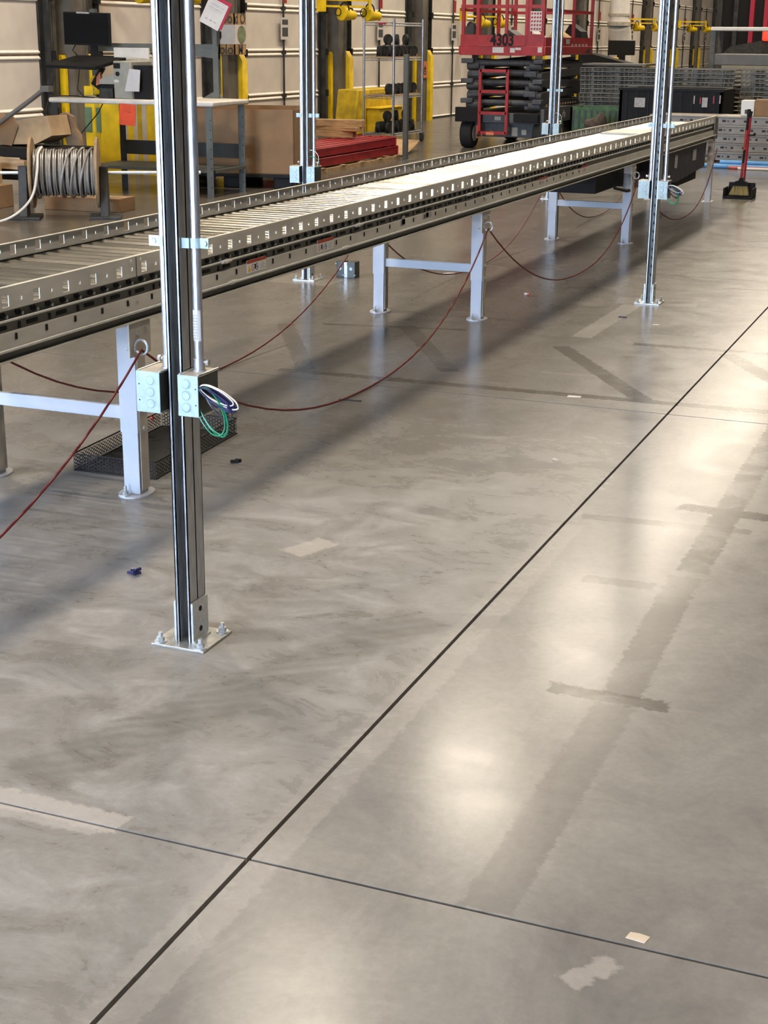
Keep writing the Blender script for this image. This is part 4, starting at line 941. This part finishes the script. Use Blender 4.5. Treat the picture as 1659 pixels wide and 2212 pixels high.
# broken timber and cardboard behind the beams
for i, (x, y, z, L_, rz, ry, hh, lb) in enumerate(((-7.86, 17.70, .302, .62, R(4), .0, .075, 'short timber block at the bottom of the offcuts on the red beams'), (-7.80, 17.72, .378, .66, R(-8), 0, .05, 'split timber board lying under the broad one on the red beams'), (-7.80, 17.74, .429, .70, R(5), 0, .085, 'broad pale timber board lying on top of the offcuts on the red beams'))):
    b = MB(); b.cbox((0, 0, hh / 2), (L_, .14, hh), 0, 0, ry)
    o = b.build('timber_board', 'wood', None, local=True, bevel=.004); o.location = (x, y, z); o.rotation_euler = (0, 0, rz); tag(o, lb, 'board', 'timber offcuts on the red beams')
# cardboard sheet curled beneath the wire rack
b = MB(); N = 10
pv = []
for i in range(N + 1):
    t_ = i / N; y = 18.55 + 1.35 * t_; z = .02 + .02 * t_ + (.12 * max(0, (t_ - .4) / .6) ** 1.5)
    pv += [(-8.2, y, z), (-7.32 - .18 * t_, y, z - .01 * t_)]
b.add(pv, [(2 * i, 2 * i + 1, 2 * i + 3, 2 * i + 2) for i in range(N)])
o = single('cardboard_sheet', b, 'cardlight', 'pale cardboard sheet curling up on the floor under the wire rack', 'cardboard', (-7.8, 19.7, .02)); md = o.modifiers.new('solid', 'SOLIDIFY'); md.thickness = .006
# grey guard post
t = thing('guard_post', 'slim grey steel post standing on the floor beside the red beams', 'post', (-7.12, 18.37, 0))
b = MB(); b.box(-7.15, -7.09, 18.34, 18.40, .006, 1.30); b.build('upright', 'benchgrey', t, bevel=.004)
b = MB(); b.box(-7.19, -6.98, 18.28, 18.46, 0, .006); b.build('foot_plate', 'benchgrey', t)

# ================================================================== wire rack with casters
rx0, rx1, ry0, ry1 = -8.68, -8.22, 20.7, 21.87
rack = thing('wire_rack', 'chrome wire rack on wheels with shelves full of black casters', 'shelf', (-8.45, 21.3, 0))
for x in (rx0, rx1):
    for y in (ry0, ry1):
        b = MB(); b.cyl((x, y, .14), (x, y, 1.76), .017, n=10); b.build('upright', 'galv', rack)
        b = MB(); b.cyl((x - .016, y + .02, .065), (x + .016, y + .02, .065), .065, n=18); wh = b.build('caster_wheel', 'tyre', rack)
        b = MB(); b.box(x - .03, x + .03, y - .03, y + .03, .125, .14).prism([(x - .024, y + .02, .06), (x - .024, y - .03, .125), (x - .024, y + .03, .125)], (.006, 0, 0)).prism([(x + .018, y + .02, .06), (x + .018, y - .03, .125), (x + .018, y + .03, .125)], (.006, 0, 0)); b.build('fork', 'galv', wh)
ZS = (.165, .69, 1.215, 1.70)
for z in ZS:
    b = MB()
    for zz in ((z - .03, z) if z < 1.6 else (z - .035, z)):
        b.cyl((rx0, ry0, zz), (rx1, ry0, zz), .006, n=6).cyl((rx0, ry1, zz), (rx1, ry1, zz), .006, n=6).cyl((rx0, ry0, zz), (rx0, ry1, zz), .006, n=6).cyl((rx1, ry0, zz), (rx1, ry1, zz), .006, n=6)
    for q in range(16):
        y = ry0 + (ry1 - ry0) * (q + .5) / 16
        if z < 1.6: b.cyl((rx0, y, z), (rx1, y, z), .003, n=5)
        b.tube([(rx1, y - .03, z - .03), (rx1, y, z), (rx1, y + .03, z - .03)], .003, 4)
    for q in range(6):
        x = rx0 + (rx1 - rx0) * (q + .5) / 6; b.tube([(x - .03, ry0, z - .03), (x, ry0, z), (x + .03, ry0, z - .03)], .003, 4)
    sh = b.build('wire_shelf', 'galv', rack)
    if .5 < z < 1.6:
        b = MB(); b.box(rx0 + .02, rx1 - .02, ry0 + .02, ry1 - .02, z + .006, z + .022); b.build('shelf_board', 'wood', sh)
b = MB(); b.box(rx0 + .22, rx0 + .34, ry0 - .012, ry0 - .006, 1.675, 1.70); b.build('shelf_tag', 'redframe', rack)
def caster():
    t = thing('caster', 'x', 'caster', (0, 0, 0))
    b = MB(); b.cyl((-.022, 0, .080), (.022, 0, .080), .074, n=20); b.build('wheel', 'rubber', t, local=True, bevel=.008)
    b = MB(); b.cyl((-.025, 0, .08), (.025, 0, .08), .028, n=12).prism([(-.034, .020, .08), (-.034, -.020, .08), (-.034, -.036, 0), (-.034, .036, 0)], (.006, 0, 0)).prism([(.028, .020, .08), (.028, -.020, .08), (.028, -.036, 0), (.028, .036, 0)], (.006, 0, 0)).box(-.045, .045, -.05, .05, 0, .006); b.build('fork', 'darksteel', t, local=True)
    return t
NTH = ['first', 'second', 'third', 'fourth', 'fifth', 'sixth', 'seventh', 'eighth', 'ninth', 'tenth', 'eleventh', 'twelfth', 'thirteenth', 'fourteenth', 'fifteenth', 'sixteenth', 'seventeenth', 'eighteenth', 'nineteenth', 'twentieth']
cs = caster(); first = True
def put(x, y, z, lb, grp, rz):
    global first
    if first: cs.location = (x, y, z); cs.rotation_euler = (0, 0, rz); cs['label'] = lb; first = False; c = cs
    else: c = dup(cs, (x, y, z), lb, rz)
    c['group'] = grp
# lower shelf: two rows; middle: one row; top: heap
for si, (zb, n_, nm) in enumerate(((.172, 7, 'bottom'), (.713, 6, 'middle'), (1.238, 7, 'top'))):
    for i in range(n_):
        y = ry0 + .10 + (ry1 - ry0 - .2) * i / (n_ - 1)
        put(rx1 - .11, y, zb, 'black caster, %s from the camera end in the front row on the %s rack shelf' % (NTH[i], nm), 'front casters on the %s shelf' % nm, R(random.uniform(-35, 35)))
        if si != 1:
            put(rx1 - .30 + random.uniform(-.02, .02), y + .04, zb + .0, 'black caster, %s from the camera end in the back row on the %s rack shelf' % (NTH[i], nm), 'back casters on the %s shelf' % nm, R(random.uniform(-80, 80)))
for zb, nm in ((1.238 + .156, 'top'), (.172 + .156, 'bottom')):
    for i in range(3):
        put(rx1 - .17 + .02 * i, ry0 + .2 + .3 * i, zb, 'black caster piled on the others, %s from the camera end on the %s rack shelf' % (NTH[i], nm), 'piled casters on the %s shelf' % nm, R(40 * i - 30))

# yellow dock step
t = thing('dock_step', 'yellow sheet-steel step unit standing behind the wire rack', 'step', (-9.6, 23.6, 0))
b = MB(); b.prism([(-10.0, 22.6, 0), (-10.0, 24.2, 0), (-10.0, 24.2, .70), (-10.0, 22.76, .70)], (.36, 0, 0)); b.build('high_step', 'yellowdull', t, bevel=.02)
b = MB(); b.box(-9.64, -9.40, 23.1, 24.1, 0, .40); b.build('low_step', 'yellowdull', t, bevel=.02)
b = MB(); b.box(-9.64, -9.38, 23.08, 24.12, .40, .415); b.build('tread', 'yellow', t)

# yellow dock lamps on swing arms
def dock_lamp(y, label, rz, z=2.0, s=1.0):
    t = thing('dock_lamp', label, 'lamp', (XW + .15, y, z), rz, 'yellow dock lamps on the wall')
    b = MB(); b.box(-.04, .06, -.06, .06, -.12, .12); b.build('wall_bracket', 'yellow', t, local=True)
    b = MB(); b.box(.02, 1.0 * s, -.02, .02, .05, .09).box(.02, .9 * s, -.02, .02, -.05, -.02).cyl((1.0 * s, 0, -.08), (1.0 * s, 0, .12), .03, n=10); b.build('arm', 'yellow', t, local=True)
    for i, (hx, hy) in enumerate(((.35, -.12), (1.05 * s, .10))):
        b = MB(); b.cyl((hx - .03, hy, -.14), (hx + .16, hy + .03, -.16), .115, .085, n=20).cyl((hx + .16, hy + .03, -.16), (hx + .27, hy + .05, -.17), .07, n=16); hd = b.build('lamp_head', 'yellow', t, local=True, bevel=.01)
        b = MB(); b.torus((hx + .03, hy, -.10), (0, 1, 0), (0, 0, 1), .12, .012, 16, 6, 0, math.pi).torus((hx - .10, hy, -.12), (1, 0, 0), (0, 0, 1), .06, .008, 14, 5); b.build('yoke', 'black', hd, local=True)
dock_lamp(DOOR0 + PITCH_Y * .55 + 2.85, 'yellow twin dock lamp above the wire rack', R(62), 2.0)
dock_lamp(DOOR0 + PITCH_Y * 3.5 - 1.7, 'yellow twin dock lamp seen through the scissor lift railing', R(60), 1.95)
dock_lamp(DOOR0 + PITCH_Y * 6.5 + .3, 'yellow twin dock lamp beside the pale round downpipe', R(40), 1.98)
dock_lamp(DOOR0 + PITCH_Y * 8.5 + .3, 'yellow twin dock lamp right of the second strut post', R(40), 2.0)
dock_lamp(DOOR0 + PITCH_Y * 10.5 + .3, 'farthest yellow twin dock lamp above the white-topped shelf', R(40), 2.0)
dock_lamp(DOOR0 - 1.2, 'yellow twin dock lamp above the monitor, mostly cut off by the frame', R(60), 2.12)

# red door-number plate on fourth column, downpipe
b = MB(); b.box(XW + .16, XW + .17, DOOR0 + PITCH_Y * 2.5 - .13, DOOR0 + PITCH_Y * 2.5 + .13, .78, 1.08)
o = single('number_plate', b, 'orange', 'orange number plate on the dock column right of the wire rack', 'sign', (XW + .295, DOOR0 + PITCH_Y * 2.5, .78))
text('digits', '40', .17, 'black', o, (XW + .172, DOOR0 + PITCH_Y * 2.5, .92), (0, 0, -1), (0, 1, 0), .001)
t = thing('downpipe', 'thick pale round downpipe with an elbow on the far dock wall', 'pipe', (-9.9, 41.2, 0))
b = MB(); b.cyl((-9.9, 41.2, 1.85), (-9.9, 41.2, 6), .27, n=24); b.build('upper_pipe', 'doorrib', t)
b = MB(); b.tube([(-9.9, 41.2, 1.9), (-9.9, 41.35, 1.7), (-9.9, 41.5, 1.4), (-9.9, 41.5, .0)], .30, 20); b.build('lower_pipe', 'doorrib', t)
b = MB(); b.cyl((-9.9, 41.2, 2.1), (-9.9, 41.2, 2.16), .30, n=24).cyl((-9.9, 41.2, 1.85), (-9.9, 41.2, 1.95), .31, n=24); b.build('collar', 'tan', t)

# ================================================================== stacks of wire decking
def deck_mesh(w=1.12, d=1.0, h=.054):
    b = MB(); r = .0058; nx_, ny_ = 17, 10
    for i in range(nx_ + 1):
        x = -w / 2 + w * i / nx_; b.box(x - r, x + r, -d / 2, d / 2, h - 2 * r, h); b.box(x - r, x + r, -d / 2, -d / 2 + 2 * r, 0, h)
    for j in range(ny_ + 1):
        y = -d / 2 + d * j / ny_; b.box(-w / 2, w / 2, y - r, y + r, h - r, h + r)
    b.box(-w / 2, w / 2, -d / 2 - r, -d / 2 + r, 0, .010).box(-w / 2, w / 2, -d / 2 - r, -d / 2 + r, .024, .032)
    for x in (-.38, 0, .38): b.box(x - .02, x + .02, -d / 2 + .01, d / 2, .004, h - .008)
    return b.mesh('wire_deck', 'meshgrey')
dm = deck_mesh()
STK = [(-5.37, 22.95, 17, .0605, 'beside the scissor lift'), (-4.21, 22.75, 17, .0605, 'behind the black crate'), (-3.03, 23.0, 17, .0605, 'behind the white carton'), (-1.86, 23.05, 17, .0605, 'right of the white carton')]
for x, y, n_, pz, nm in STK:
    t = thing('deck_pallet', 'low timber pallet under the wire deck stack %s' % nm, 'pallet', (x, y, 0), 0, 'pallets under the wire decks')
    b = MB(); b.box(x - .57, x + .57, y - .5, y - .4, 0, .06).box(x - .57, x + .57, y + .4, y + .5, 0, .06).box(x - .57, x + .57, y - .05, y + .05, 0, .06); b.build('runner', 'kraft', t)
    b = MB(); b.box(x - .57, x + .57, y - .5, y + .5, .06, .08); b.build('deck', 'kraft', t)
    for q in range(n_):
        o = bpy.data.objects.new('wire_deck', dm); COL.objects.link(o)
        o.location = (x + random.uniform(-.008, .008), y + random.uniform(-.03, .03), .08 + q * pz); o.rotation_euler = (0, 0, R(random.uniform(-.7, .7)))
        tag(o, 'galvanized wire mesh deck, %s from the bottom of the stack %s' % (NTH[q], nm), 'wire deck', 'wire decks stacked %s' % nm)
b = MB(); b.box(-4.15, -2.4, 23.4, 24.3, 1.15, 1.31)
single('grey_panel_pack', b, 'slabgrey', 'thick grey slab of panels lying on top of the wire deck stacks', 'panel pack', (-3.3, 23.8, 1.15), bevel=.01)
b = MB(); b.box(-5.95, -5.0, 22.6, 23.3, 1.134, 1.16); single('grey_sheet', b, 'slabgrey', 'thin grey sheet lying on the wire deck stack by the scissor lift', 'sheet', (-5.6, 22.9, 1.132))

# white topped shelf and its posts behind
t = thing('white_bench', 'long white-topped bench behind the wire decks at the right', 'bench', (-3.3, 26.3, 0))
b = MB(); b.box(-4.70, -2.0, 26.0, 26.8, 1.655, 1.715); b.build('top', 'mirrorwhite', t, bevel=.01)
for x in (-4.66, -2.1):
    for y in (26.05, 26.75):
        b = MB(); b.box(x - .04, x + .04, y - .03, y + .03, 0, 1.655); b.build('leg', 'trackgrey', t)

# black folding crate
cx0, cx1, cy0, cy1 = -4.75, -3.40, 20.0, 20.9
t = thing('bulk_crate', 'black plastic folding bulk crate with paper labels beyond the conveyor end', 'crate', (-4.0, 20.5, 0))
b = MB(); b.box(cx0, cx1, cy0, cy1, .12, .18)
for xa, xb, ya, yb in ((cx0, cx1, cy0, cy0 + .05), (cx0, cx1, cy1 - .05, cy1), (cx0, cx0 + .05, cy0, cy1), (cx1 - .05, cx1, cy0, cy1)): b.box(xa, xb, ya, yb, .12, .90)
body = b.build('body', 'blackplastic', t, bevel=.01)
for q in range(9):
    x = cx0 + .1 + q * (cx1 - cx0 - .2) / 8; b = MB(); b.box(x - .012, x + .012, cy0 - .015, cy0, .2, .86); b.build('rib', 'black', body)
b = MB(); b.box(cx0 - .01, cx1 + .01, cy0 - .02, cy0 + .06, .87, .905); b.build('rim', 'blackplastic', body)
for x in (cx0 + .12, -4.0, cx1 - .12):
    b = MB(); b.box(x - .1, x + .1, cy0, cy1, 0, .12); b.build('foot', 'black', t)
b = MB(); b.box(-4.54, -4.40, cy0 - .022, cy0 - .016, .66, .78).box(-3.66, -3.59, cy0 - .022, cy0 - .016, .68, .80).box(-3.77, -3.755, cy0 - .022, cy0 - .016, .72, .82).box(-3.44, -3.425, cy0 - .022, cy0 - .016, .73, .83); b.build('paper_label', 'papergrey', body)
b = MB(); b.box(-3.69, -3.675, cy0 - .022, cy0 - .016, .72, .80).box(-3.52, -3.505, cy0 - .022, cy0 - .016, .73, .82); b.build('red_label', 'redframe', body)

# stack of perforated steel planks at the end of the conveyor
def plank():
    t = thing('steel_plank', 'x', 'plank', (0, 0, 0))
    b = MB(); w = 1.6; b.box(-w, w, -.30, .30, .098, .104).box(-w, w, -.30, -.294, 0, .104).box(-w, w, .294, .30, 0, .104).box(-w, w, -.30, -.26, 0, .005); b.mi(0).box(-w, w, -.315, -.294, .085, .104)
    b.build('sheet', 'deckplank', t, local=True, bevel=.003)
    b = MB()
    for q in range(12):
        x = -w + .14 + q * .262; b.box(x - .022, x + .022, -.3015, -.2995, .035, .060).box(x + .04, x + .058, -.3015, -.2995, .040, .055).box(x + .105, x + .135, -.3015, -.2995, .035, .060); b.cyl((x, -.20, .104), (x, -.20, .1048), .022, n=10)
    tag(b.build('punched_holes', 'deckhole', t, local=True), kind='stuff')
    return t
pk_ = plank()
zs = [.085 + i * .106 for i in range(5)]
for i, z in enumerate(zs):
    lb = 'perforated grey steel plank, %s from the floor in the stack beyond the conveyor end' % ordn[i]
    loc = (-2.55 + .03 * ((i * 7) % 3 - 1), 19.45 + .02 * ((i * 5) % 3 - 1), z)
    if i == 0: pk_.location = loc; pk_['label'] = lb; pk_['group'] = 'steel planks beyond the conveyor end'
    else: dup(pk_, loc, lb)
for s in (-1, 1):
    b = MB(); b.box(-2.55 + s * .9 - .05, -2.55 + s * .9 + .05, 19.2, 19.7, 0, .084); single('timber_bearer', b, 'wood', 'flat timber bearer under the %s end of the steel planks' % ('left' if s < 0 else 'right'), 'bearer', (-2.55 + s * .9, 19.45, 0))
for i, (y, z, m, r, lb) in enumerate(((19.045, .0, 'bluepipe', .028, 'light blue pipe lying on the floor nearest the steel planks'), (18.985, .0, 'bluepipe', .028, 'light blue pipe lying on the floor farther from the steel planks'), (19.015, .05, 'bluepipe', .026, 'light blue pipe lying on top of the two other blue pipes'), (18.935, .0, 'redpipe', .018, 'red pipe lying on the floor in front of the blue pipes'), (18.895, .0, 'mirrorwhite', .015, 'white pipe lying on the floor in front of the red pipe'))):
    b = MB(); pts = [(-3.45 + .12 * i + q * .12, y + .003 * math.sin(q * .6 + i), r + z + .0005) for q in range(20)]; b.tube(pts, r, 8)
    single('pipe', b, m, lb, 'pipe', (-2.3, y, 0), 'pipes on the floor by the steel planks')
for x0, x1, z1, m, nm, lb in ((-3.06, -2.90, .80, 'mirrorwhite', 'white_carton', 'small white carton standing on the steel planks'), (-2.895, -2.55, .81, 'cardboard', 'brown_carton', 'brown carton standing on the steel planks beside the white one')):
    t = thing(nm, lb, 'carton', ((x0 + x1) / 2, 19.5, .615))
    b = MB(); b.box(x0, x1, 19.35, 19.62, .615, z1); bd = b.build('body', m, t, bevel=.004)
    b = MB(); b.box(x0, x1, 19.47, 19.51, z1, z1 + .002); b.build('tape', 'tan', bd)
    if m == 'mirrorwhite': b = MB(); b.box(x0 + .05, x0 + .12, 19.346, 19.35, .64, .69); b.build('print', 'print', bd)

# ================================================================== broom and dustpan
dp = thing('lobby_dustpan', 'black upright dustpan standing on the floor beyond the conveyor end', 'dustpan', (-2.40, 15.42, 0))
b = MB(); b.prism([(-2.53, 15.30, .0), (-2.25, 15.30, .0), (-2.25, 15.56, 0), (-2.53, 15.56, 0)], (0, 0, .012)).box(-2.535, -2.525, 15.32, 15.56, 0, .10).box(-2.255, -2.245, 15.32, 15.56, 0, .10).prism([(-2.53, 15.55, 0), (-2.25, 15.55, 0), (-2.26, 15.57, .14), (-2.52, 15.57, .14)], (0, .012, 0)).box(-2.53, -2.25, 15.295, 15.31, 0, .02)
b.build('pan', 'blackplastic', dp)
b = MB(); b.cyl((-2.375, 15.56, .10), (-2.36, 15.56, .80), .012, n=10); b.build('handle', 'redframe', dp)
b = MB(); b.box(-2.36, -2.30, 15.50, 15.53, .60, .615).box(-2.31, -2.29, 15.50, 15.53, .60, .63); b.build('clip', 'black', dp)
br = thing('broom', 'angled yellow-bristled broom with black and red handle resting in the dustpan', 'broom', (-2.40, 15.42, .02))
b = MB(); b.prism([(-2.49, 15.40, .03), (-2.30, 15.40, .03), (-2.315, 15.40, .125), (-2.45, 15.40, .125)], (0, .06, 0)); b.build('bristles', 'bristle', br)
b = MB(); b.prism([(-2.462, 15.39, .12), (-2.305, 15.39, .12), (-2.315, 15.39, .155), (-2.36, 15.39, .175), (-2.365, 15.39, .20), (-2.395, 15.39, .20), (-2.40, 15.39, .175), (-2.45, 15.39, .155)], (0, .075, 0)); b.build('head', 'blackplastic', br, bevel=.004)
b = MB()
for k, (za, zb, m) in enumerate(((.19, .34, 0), (.34, .47, 1), (.47, .66, 0), (.66, .84, 1))):
    b.mi(m); f_ = lambda z: (-2.382 + (z - .19) * .035, 15.425, z); b.cyl(f_(za), f_(zb), .0125, n=10)
b.build('handle', ['broomred', 'black'], br)
b = MB(); b.cyl((-2.36, 15.425, .80), (-2.358, 15.425, .86), .018, n=10).cyl((-2.345, 15.44, .78), (-2.335, 15.44, .84), .014, n=10); b.build('grip', 'black', br)

# ================================================================== things beyond the lift
t = thing('green_crate', 'low green slatted crate cart behind the end of the conveyor', 'crate', (-5.2, 20.7, 0))
b = MB(); b.box(-5.55, -4.85, 20.55, 20.58, .30, .62).box(-5.55, -4.85, 21.1, 21.13, .30, .62).box(-5.55, -5.52, 20.55, 21.13, .3, .62).box(-4.88, -4.85, 20.55, 21.13, .3, .62).box(-5.55, -4.85, 20.55, 21.13, .28, .31); b.build('body', 'green', t)
for q in range(8):
    b = MB(); b.box(-5.52 + q * .085, -5.49 + q * .085, 20.545, 20.55, .34, .58); b.build('slat', 'benchdark', t)
for x in (-5.45, -4.95):
    b = MB(); b.cyl((x - .02, 20.6, .14), (x + .02, 20.6, .14), .14, n=18).box(x - .03, x + .03, 20.57, 20.63, .14, .30).cyl((x - .02, 21.05, .14), (x + .02, 21.05, .14), .14, n=18).box(x - .03, x + .03, 21.02, 21.08, .14, .30); b.build('wheel', 'tyre', t)
b = MB(); b.cyl((-5.72, 20.2, .24), (-5.60, 20.2, .24), .23, n=24); o = single('spare_wheel', b, 'tan', 'pale round spare wheel leaning by the green crate', 'wheel', (-5.66, 20.2, .01)); b = MB(); b.pipe((-5.73, 20.2, .24), (-5.59, 20.2, .24), .18, .235, 24); b.build('tyre', 'tyre', o)
b = MB(); b.sphere((-5.0, 19.9, .44), .15, 10, .8); b.v = [(x + .03 * math.sin(25 * z), y, z + .03 * math.sin(30 * x)) for x, y, z in b.v]; b.box(-5.12, -4.88, 19.78, 20.02, .0, .36)
single('brown_sack', b, 'darksack', 'crumpled brown sack beside the black bulk crate', 'sack', (-5.0, 19.9, 0))
t = thing('far_monitor', 'black monitor on a stand against the far dock wall', 'monitor', (-9.3, 39.5, 0))
b = MB(); b.box(-9.75, -9.05, 39.5, 39.56, 1.12, 1.48); b.build('screen', 'black', t, bevel=.01)
b = MB(); b.box(-9.5, -9.3, 39.5, 39.58, .3, 1.12).box(-9.6, -9.1, 39.3, 39.8, 0, .3); b.build('stand', 'black', t)
b = MB(); b.box(-10.0, -9.35, 38.6, 39.1, 0, 1.07); single('yellow_cabinet', b, 'yellow', 'yellow cabinet beside the far black monitor', 'cabinet', (-9.7, 38.9, 0), bevel=.02)
b = MB(); b.prism([(-8.1, 30.4, 0), (-7.0, 30.4, 0), (-7.0, 30.4, 1.03), (-7.9, 30.4, 1.24), (-8.1, 30.4, 1.24)], (0, .6, 0)); single('black_wedge', b, 'black', 'black wedge-shaped cover behind the scissor lift', 'cover', (-7.5, 30.7, 0))
# lift truck at the far right
t = thing('lift_truck', 'red and black lift truck partly hidden at the right edge in the distance', 'lift truck', (-7.2, 46.0, 0))
b = MB(); b.box(-7.9, -6.4, 45.4, 47.0, .2, 1.15); b.build('body', 'printer', t, bevel=.05)
b = MB(); b.prism([(-8.0, 45.35, 1.0), (-6.5, 45.35, 1.15), (-6.5, 45.35, 1.55), (-7.6, 45.35, 1.35)], (0, 1.0, 0)); b.build('cab_floor', 'darksteel', t)
for x in (-8.0, -7.55, -7.1, -6.7): b = MB(); b.box(x - .06, x + .06, 45.5, 45.7, 1.1, 4.2); b.build('mast', 'trackdark' if x < -7.3 else 'redframe', t)
b = MB(); b.box(-8.0, -6.6, 45.7, 45.8, 1.1, 4.2); b.build('mast_shield', 'black', t)
b = MB(); b.box(-6.72, -6.4, 45.2, 45.4, 1.50, 1.80); b.build('glow_block', 'redglow', t, bevel=.05)  # block made to glow, stands in for the truck's red light
for x in (-7.8, -6.7): b = MB(); b.cyl((x - .1, 45.6, .3), (x + .1, 45.6, .3), .3, n=20); b.build('wheel', 'rubber', t)

# ================================================================== litter on the floor
def litter(name, label, cat, m, poly, h, loc, rz=0):
    b = MB(); b.prism([(x, y, 0) for x, y in poly], (0, 0, h)); o = b.build(name, m, None, local=True); o.location = loc; o.rotation_euler = (0, 0, R(rz)); return tag(o, label, cat)
litter('paper_scrap', 'white rectangular paper scrap on the dark tape line', 'scrap', 'paper', [(-.030, -.016), (.028, -.012), (.030, .017), (-.026, .016)], .0012, (-1.617, 6.268, .0), 5)
litter('paper_scrap', 'white folded paper scrap behind the white conveyor leg', 'scrap', 'paper', [(-.04, -.02), (.03, -.01), (.05, .02), (-.01, .02)], .008, (-3.32, 9.40, .0), 10)
litter('paper_scrap', 'tiny pale scrap on the open floor left of the long joint', 'scrap', 'paper', [(-.015, -.005), (.014, -.006), (.016, .004), (-.012, .005)], .001, (-1.412, 5.241, 0), -30)
litter('tape_scrap', 'torn beige tape scrap near the front cross joint', 'scrap', 'cream', [(-.020, -.010), (.015, -.014), (.020, .008), (.0, .012), (-.016, .010)], .001, (-.425, 2.275, 0), 0)
b = MB()
for i in range(5): b.cbox((random.uniform(-.014, .014), random.uniform(-.008, .008), .006 + .003 * i), (.022, .008, .006), i * 1.1, .4 * i)
o = b.build('blue_scrap', 'wireblue', None, local=True); o.location = (-2.194, 3.521, 0); tag(o, 'crumpled dark blue plastic scrap left of the nearest post', 'scrap')
b = MB(); b.cbox((0, 0, .006), (.03, .012, .010), .4).cbox((.006, .018, .006), (.022, .010, .010), .1); o = b.build('black_clip', 'black', None, local=True); o.location = (-2.485, 4.711, 0); tag(o, 'small black clip on the floor right of the perforated tray', 'clip')
b = MB(); b.tube([(-.05, -.006, .004), (-.02, .004, .004), (.02, .0, .004), (.05, .008, .004)], .0035, 6); o = b.build('tie_scrap', 'darksteel', None, local=True); o.location = (-2.486, 5.79, 0); tag(o, 'dark strip scrap on the floor in the conveyor shadow', 'scrap')
b = MB(); b.cyl((0, 0, .008), (.018, 0, .008), .008, n=10); b.mi(1).cyl((.018, 0, .008), (.03, 0, .009), .009, n=10); o = b.build('wire_nut', ['paper', 'redpipe'], None, local=True); o.location = (-2.611, 8.79, 0); tag(o, 'small red and white wire nut on the floor right of the conveyor', 'wire nut')
b = MB(); b.cyl((0, 0, .004), (0, 0, .022), .011, .006, n=8); o = b.build('red_wire_nut', 'redpipe', None, local=True); o.location = (-3.10, 5.163, -.004); tag(o, 'red wire nut on the floor behind the perforated tray', 'wire nut')
b = MB(); b.cbox((0, 0, .004), (.045, .016, .008), .1); o = b.build('dark_chip', 'darksteel', None, local=True); o.location = (-1.88, 8.289, 0); tag(o, 'dark rectangular chip on the floor before the second post', 'scrap')
litter('paper_scrap', 'small white scrap on the floor right of the second post base', 'scrap', 'paper', [(-.02, -.008), (.018, -.006), (.012, .010), (-.016, .008)], .001, (-1.66, 8.15, 0), 15)
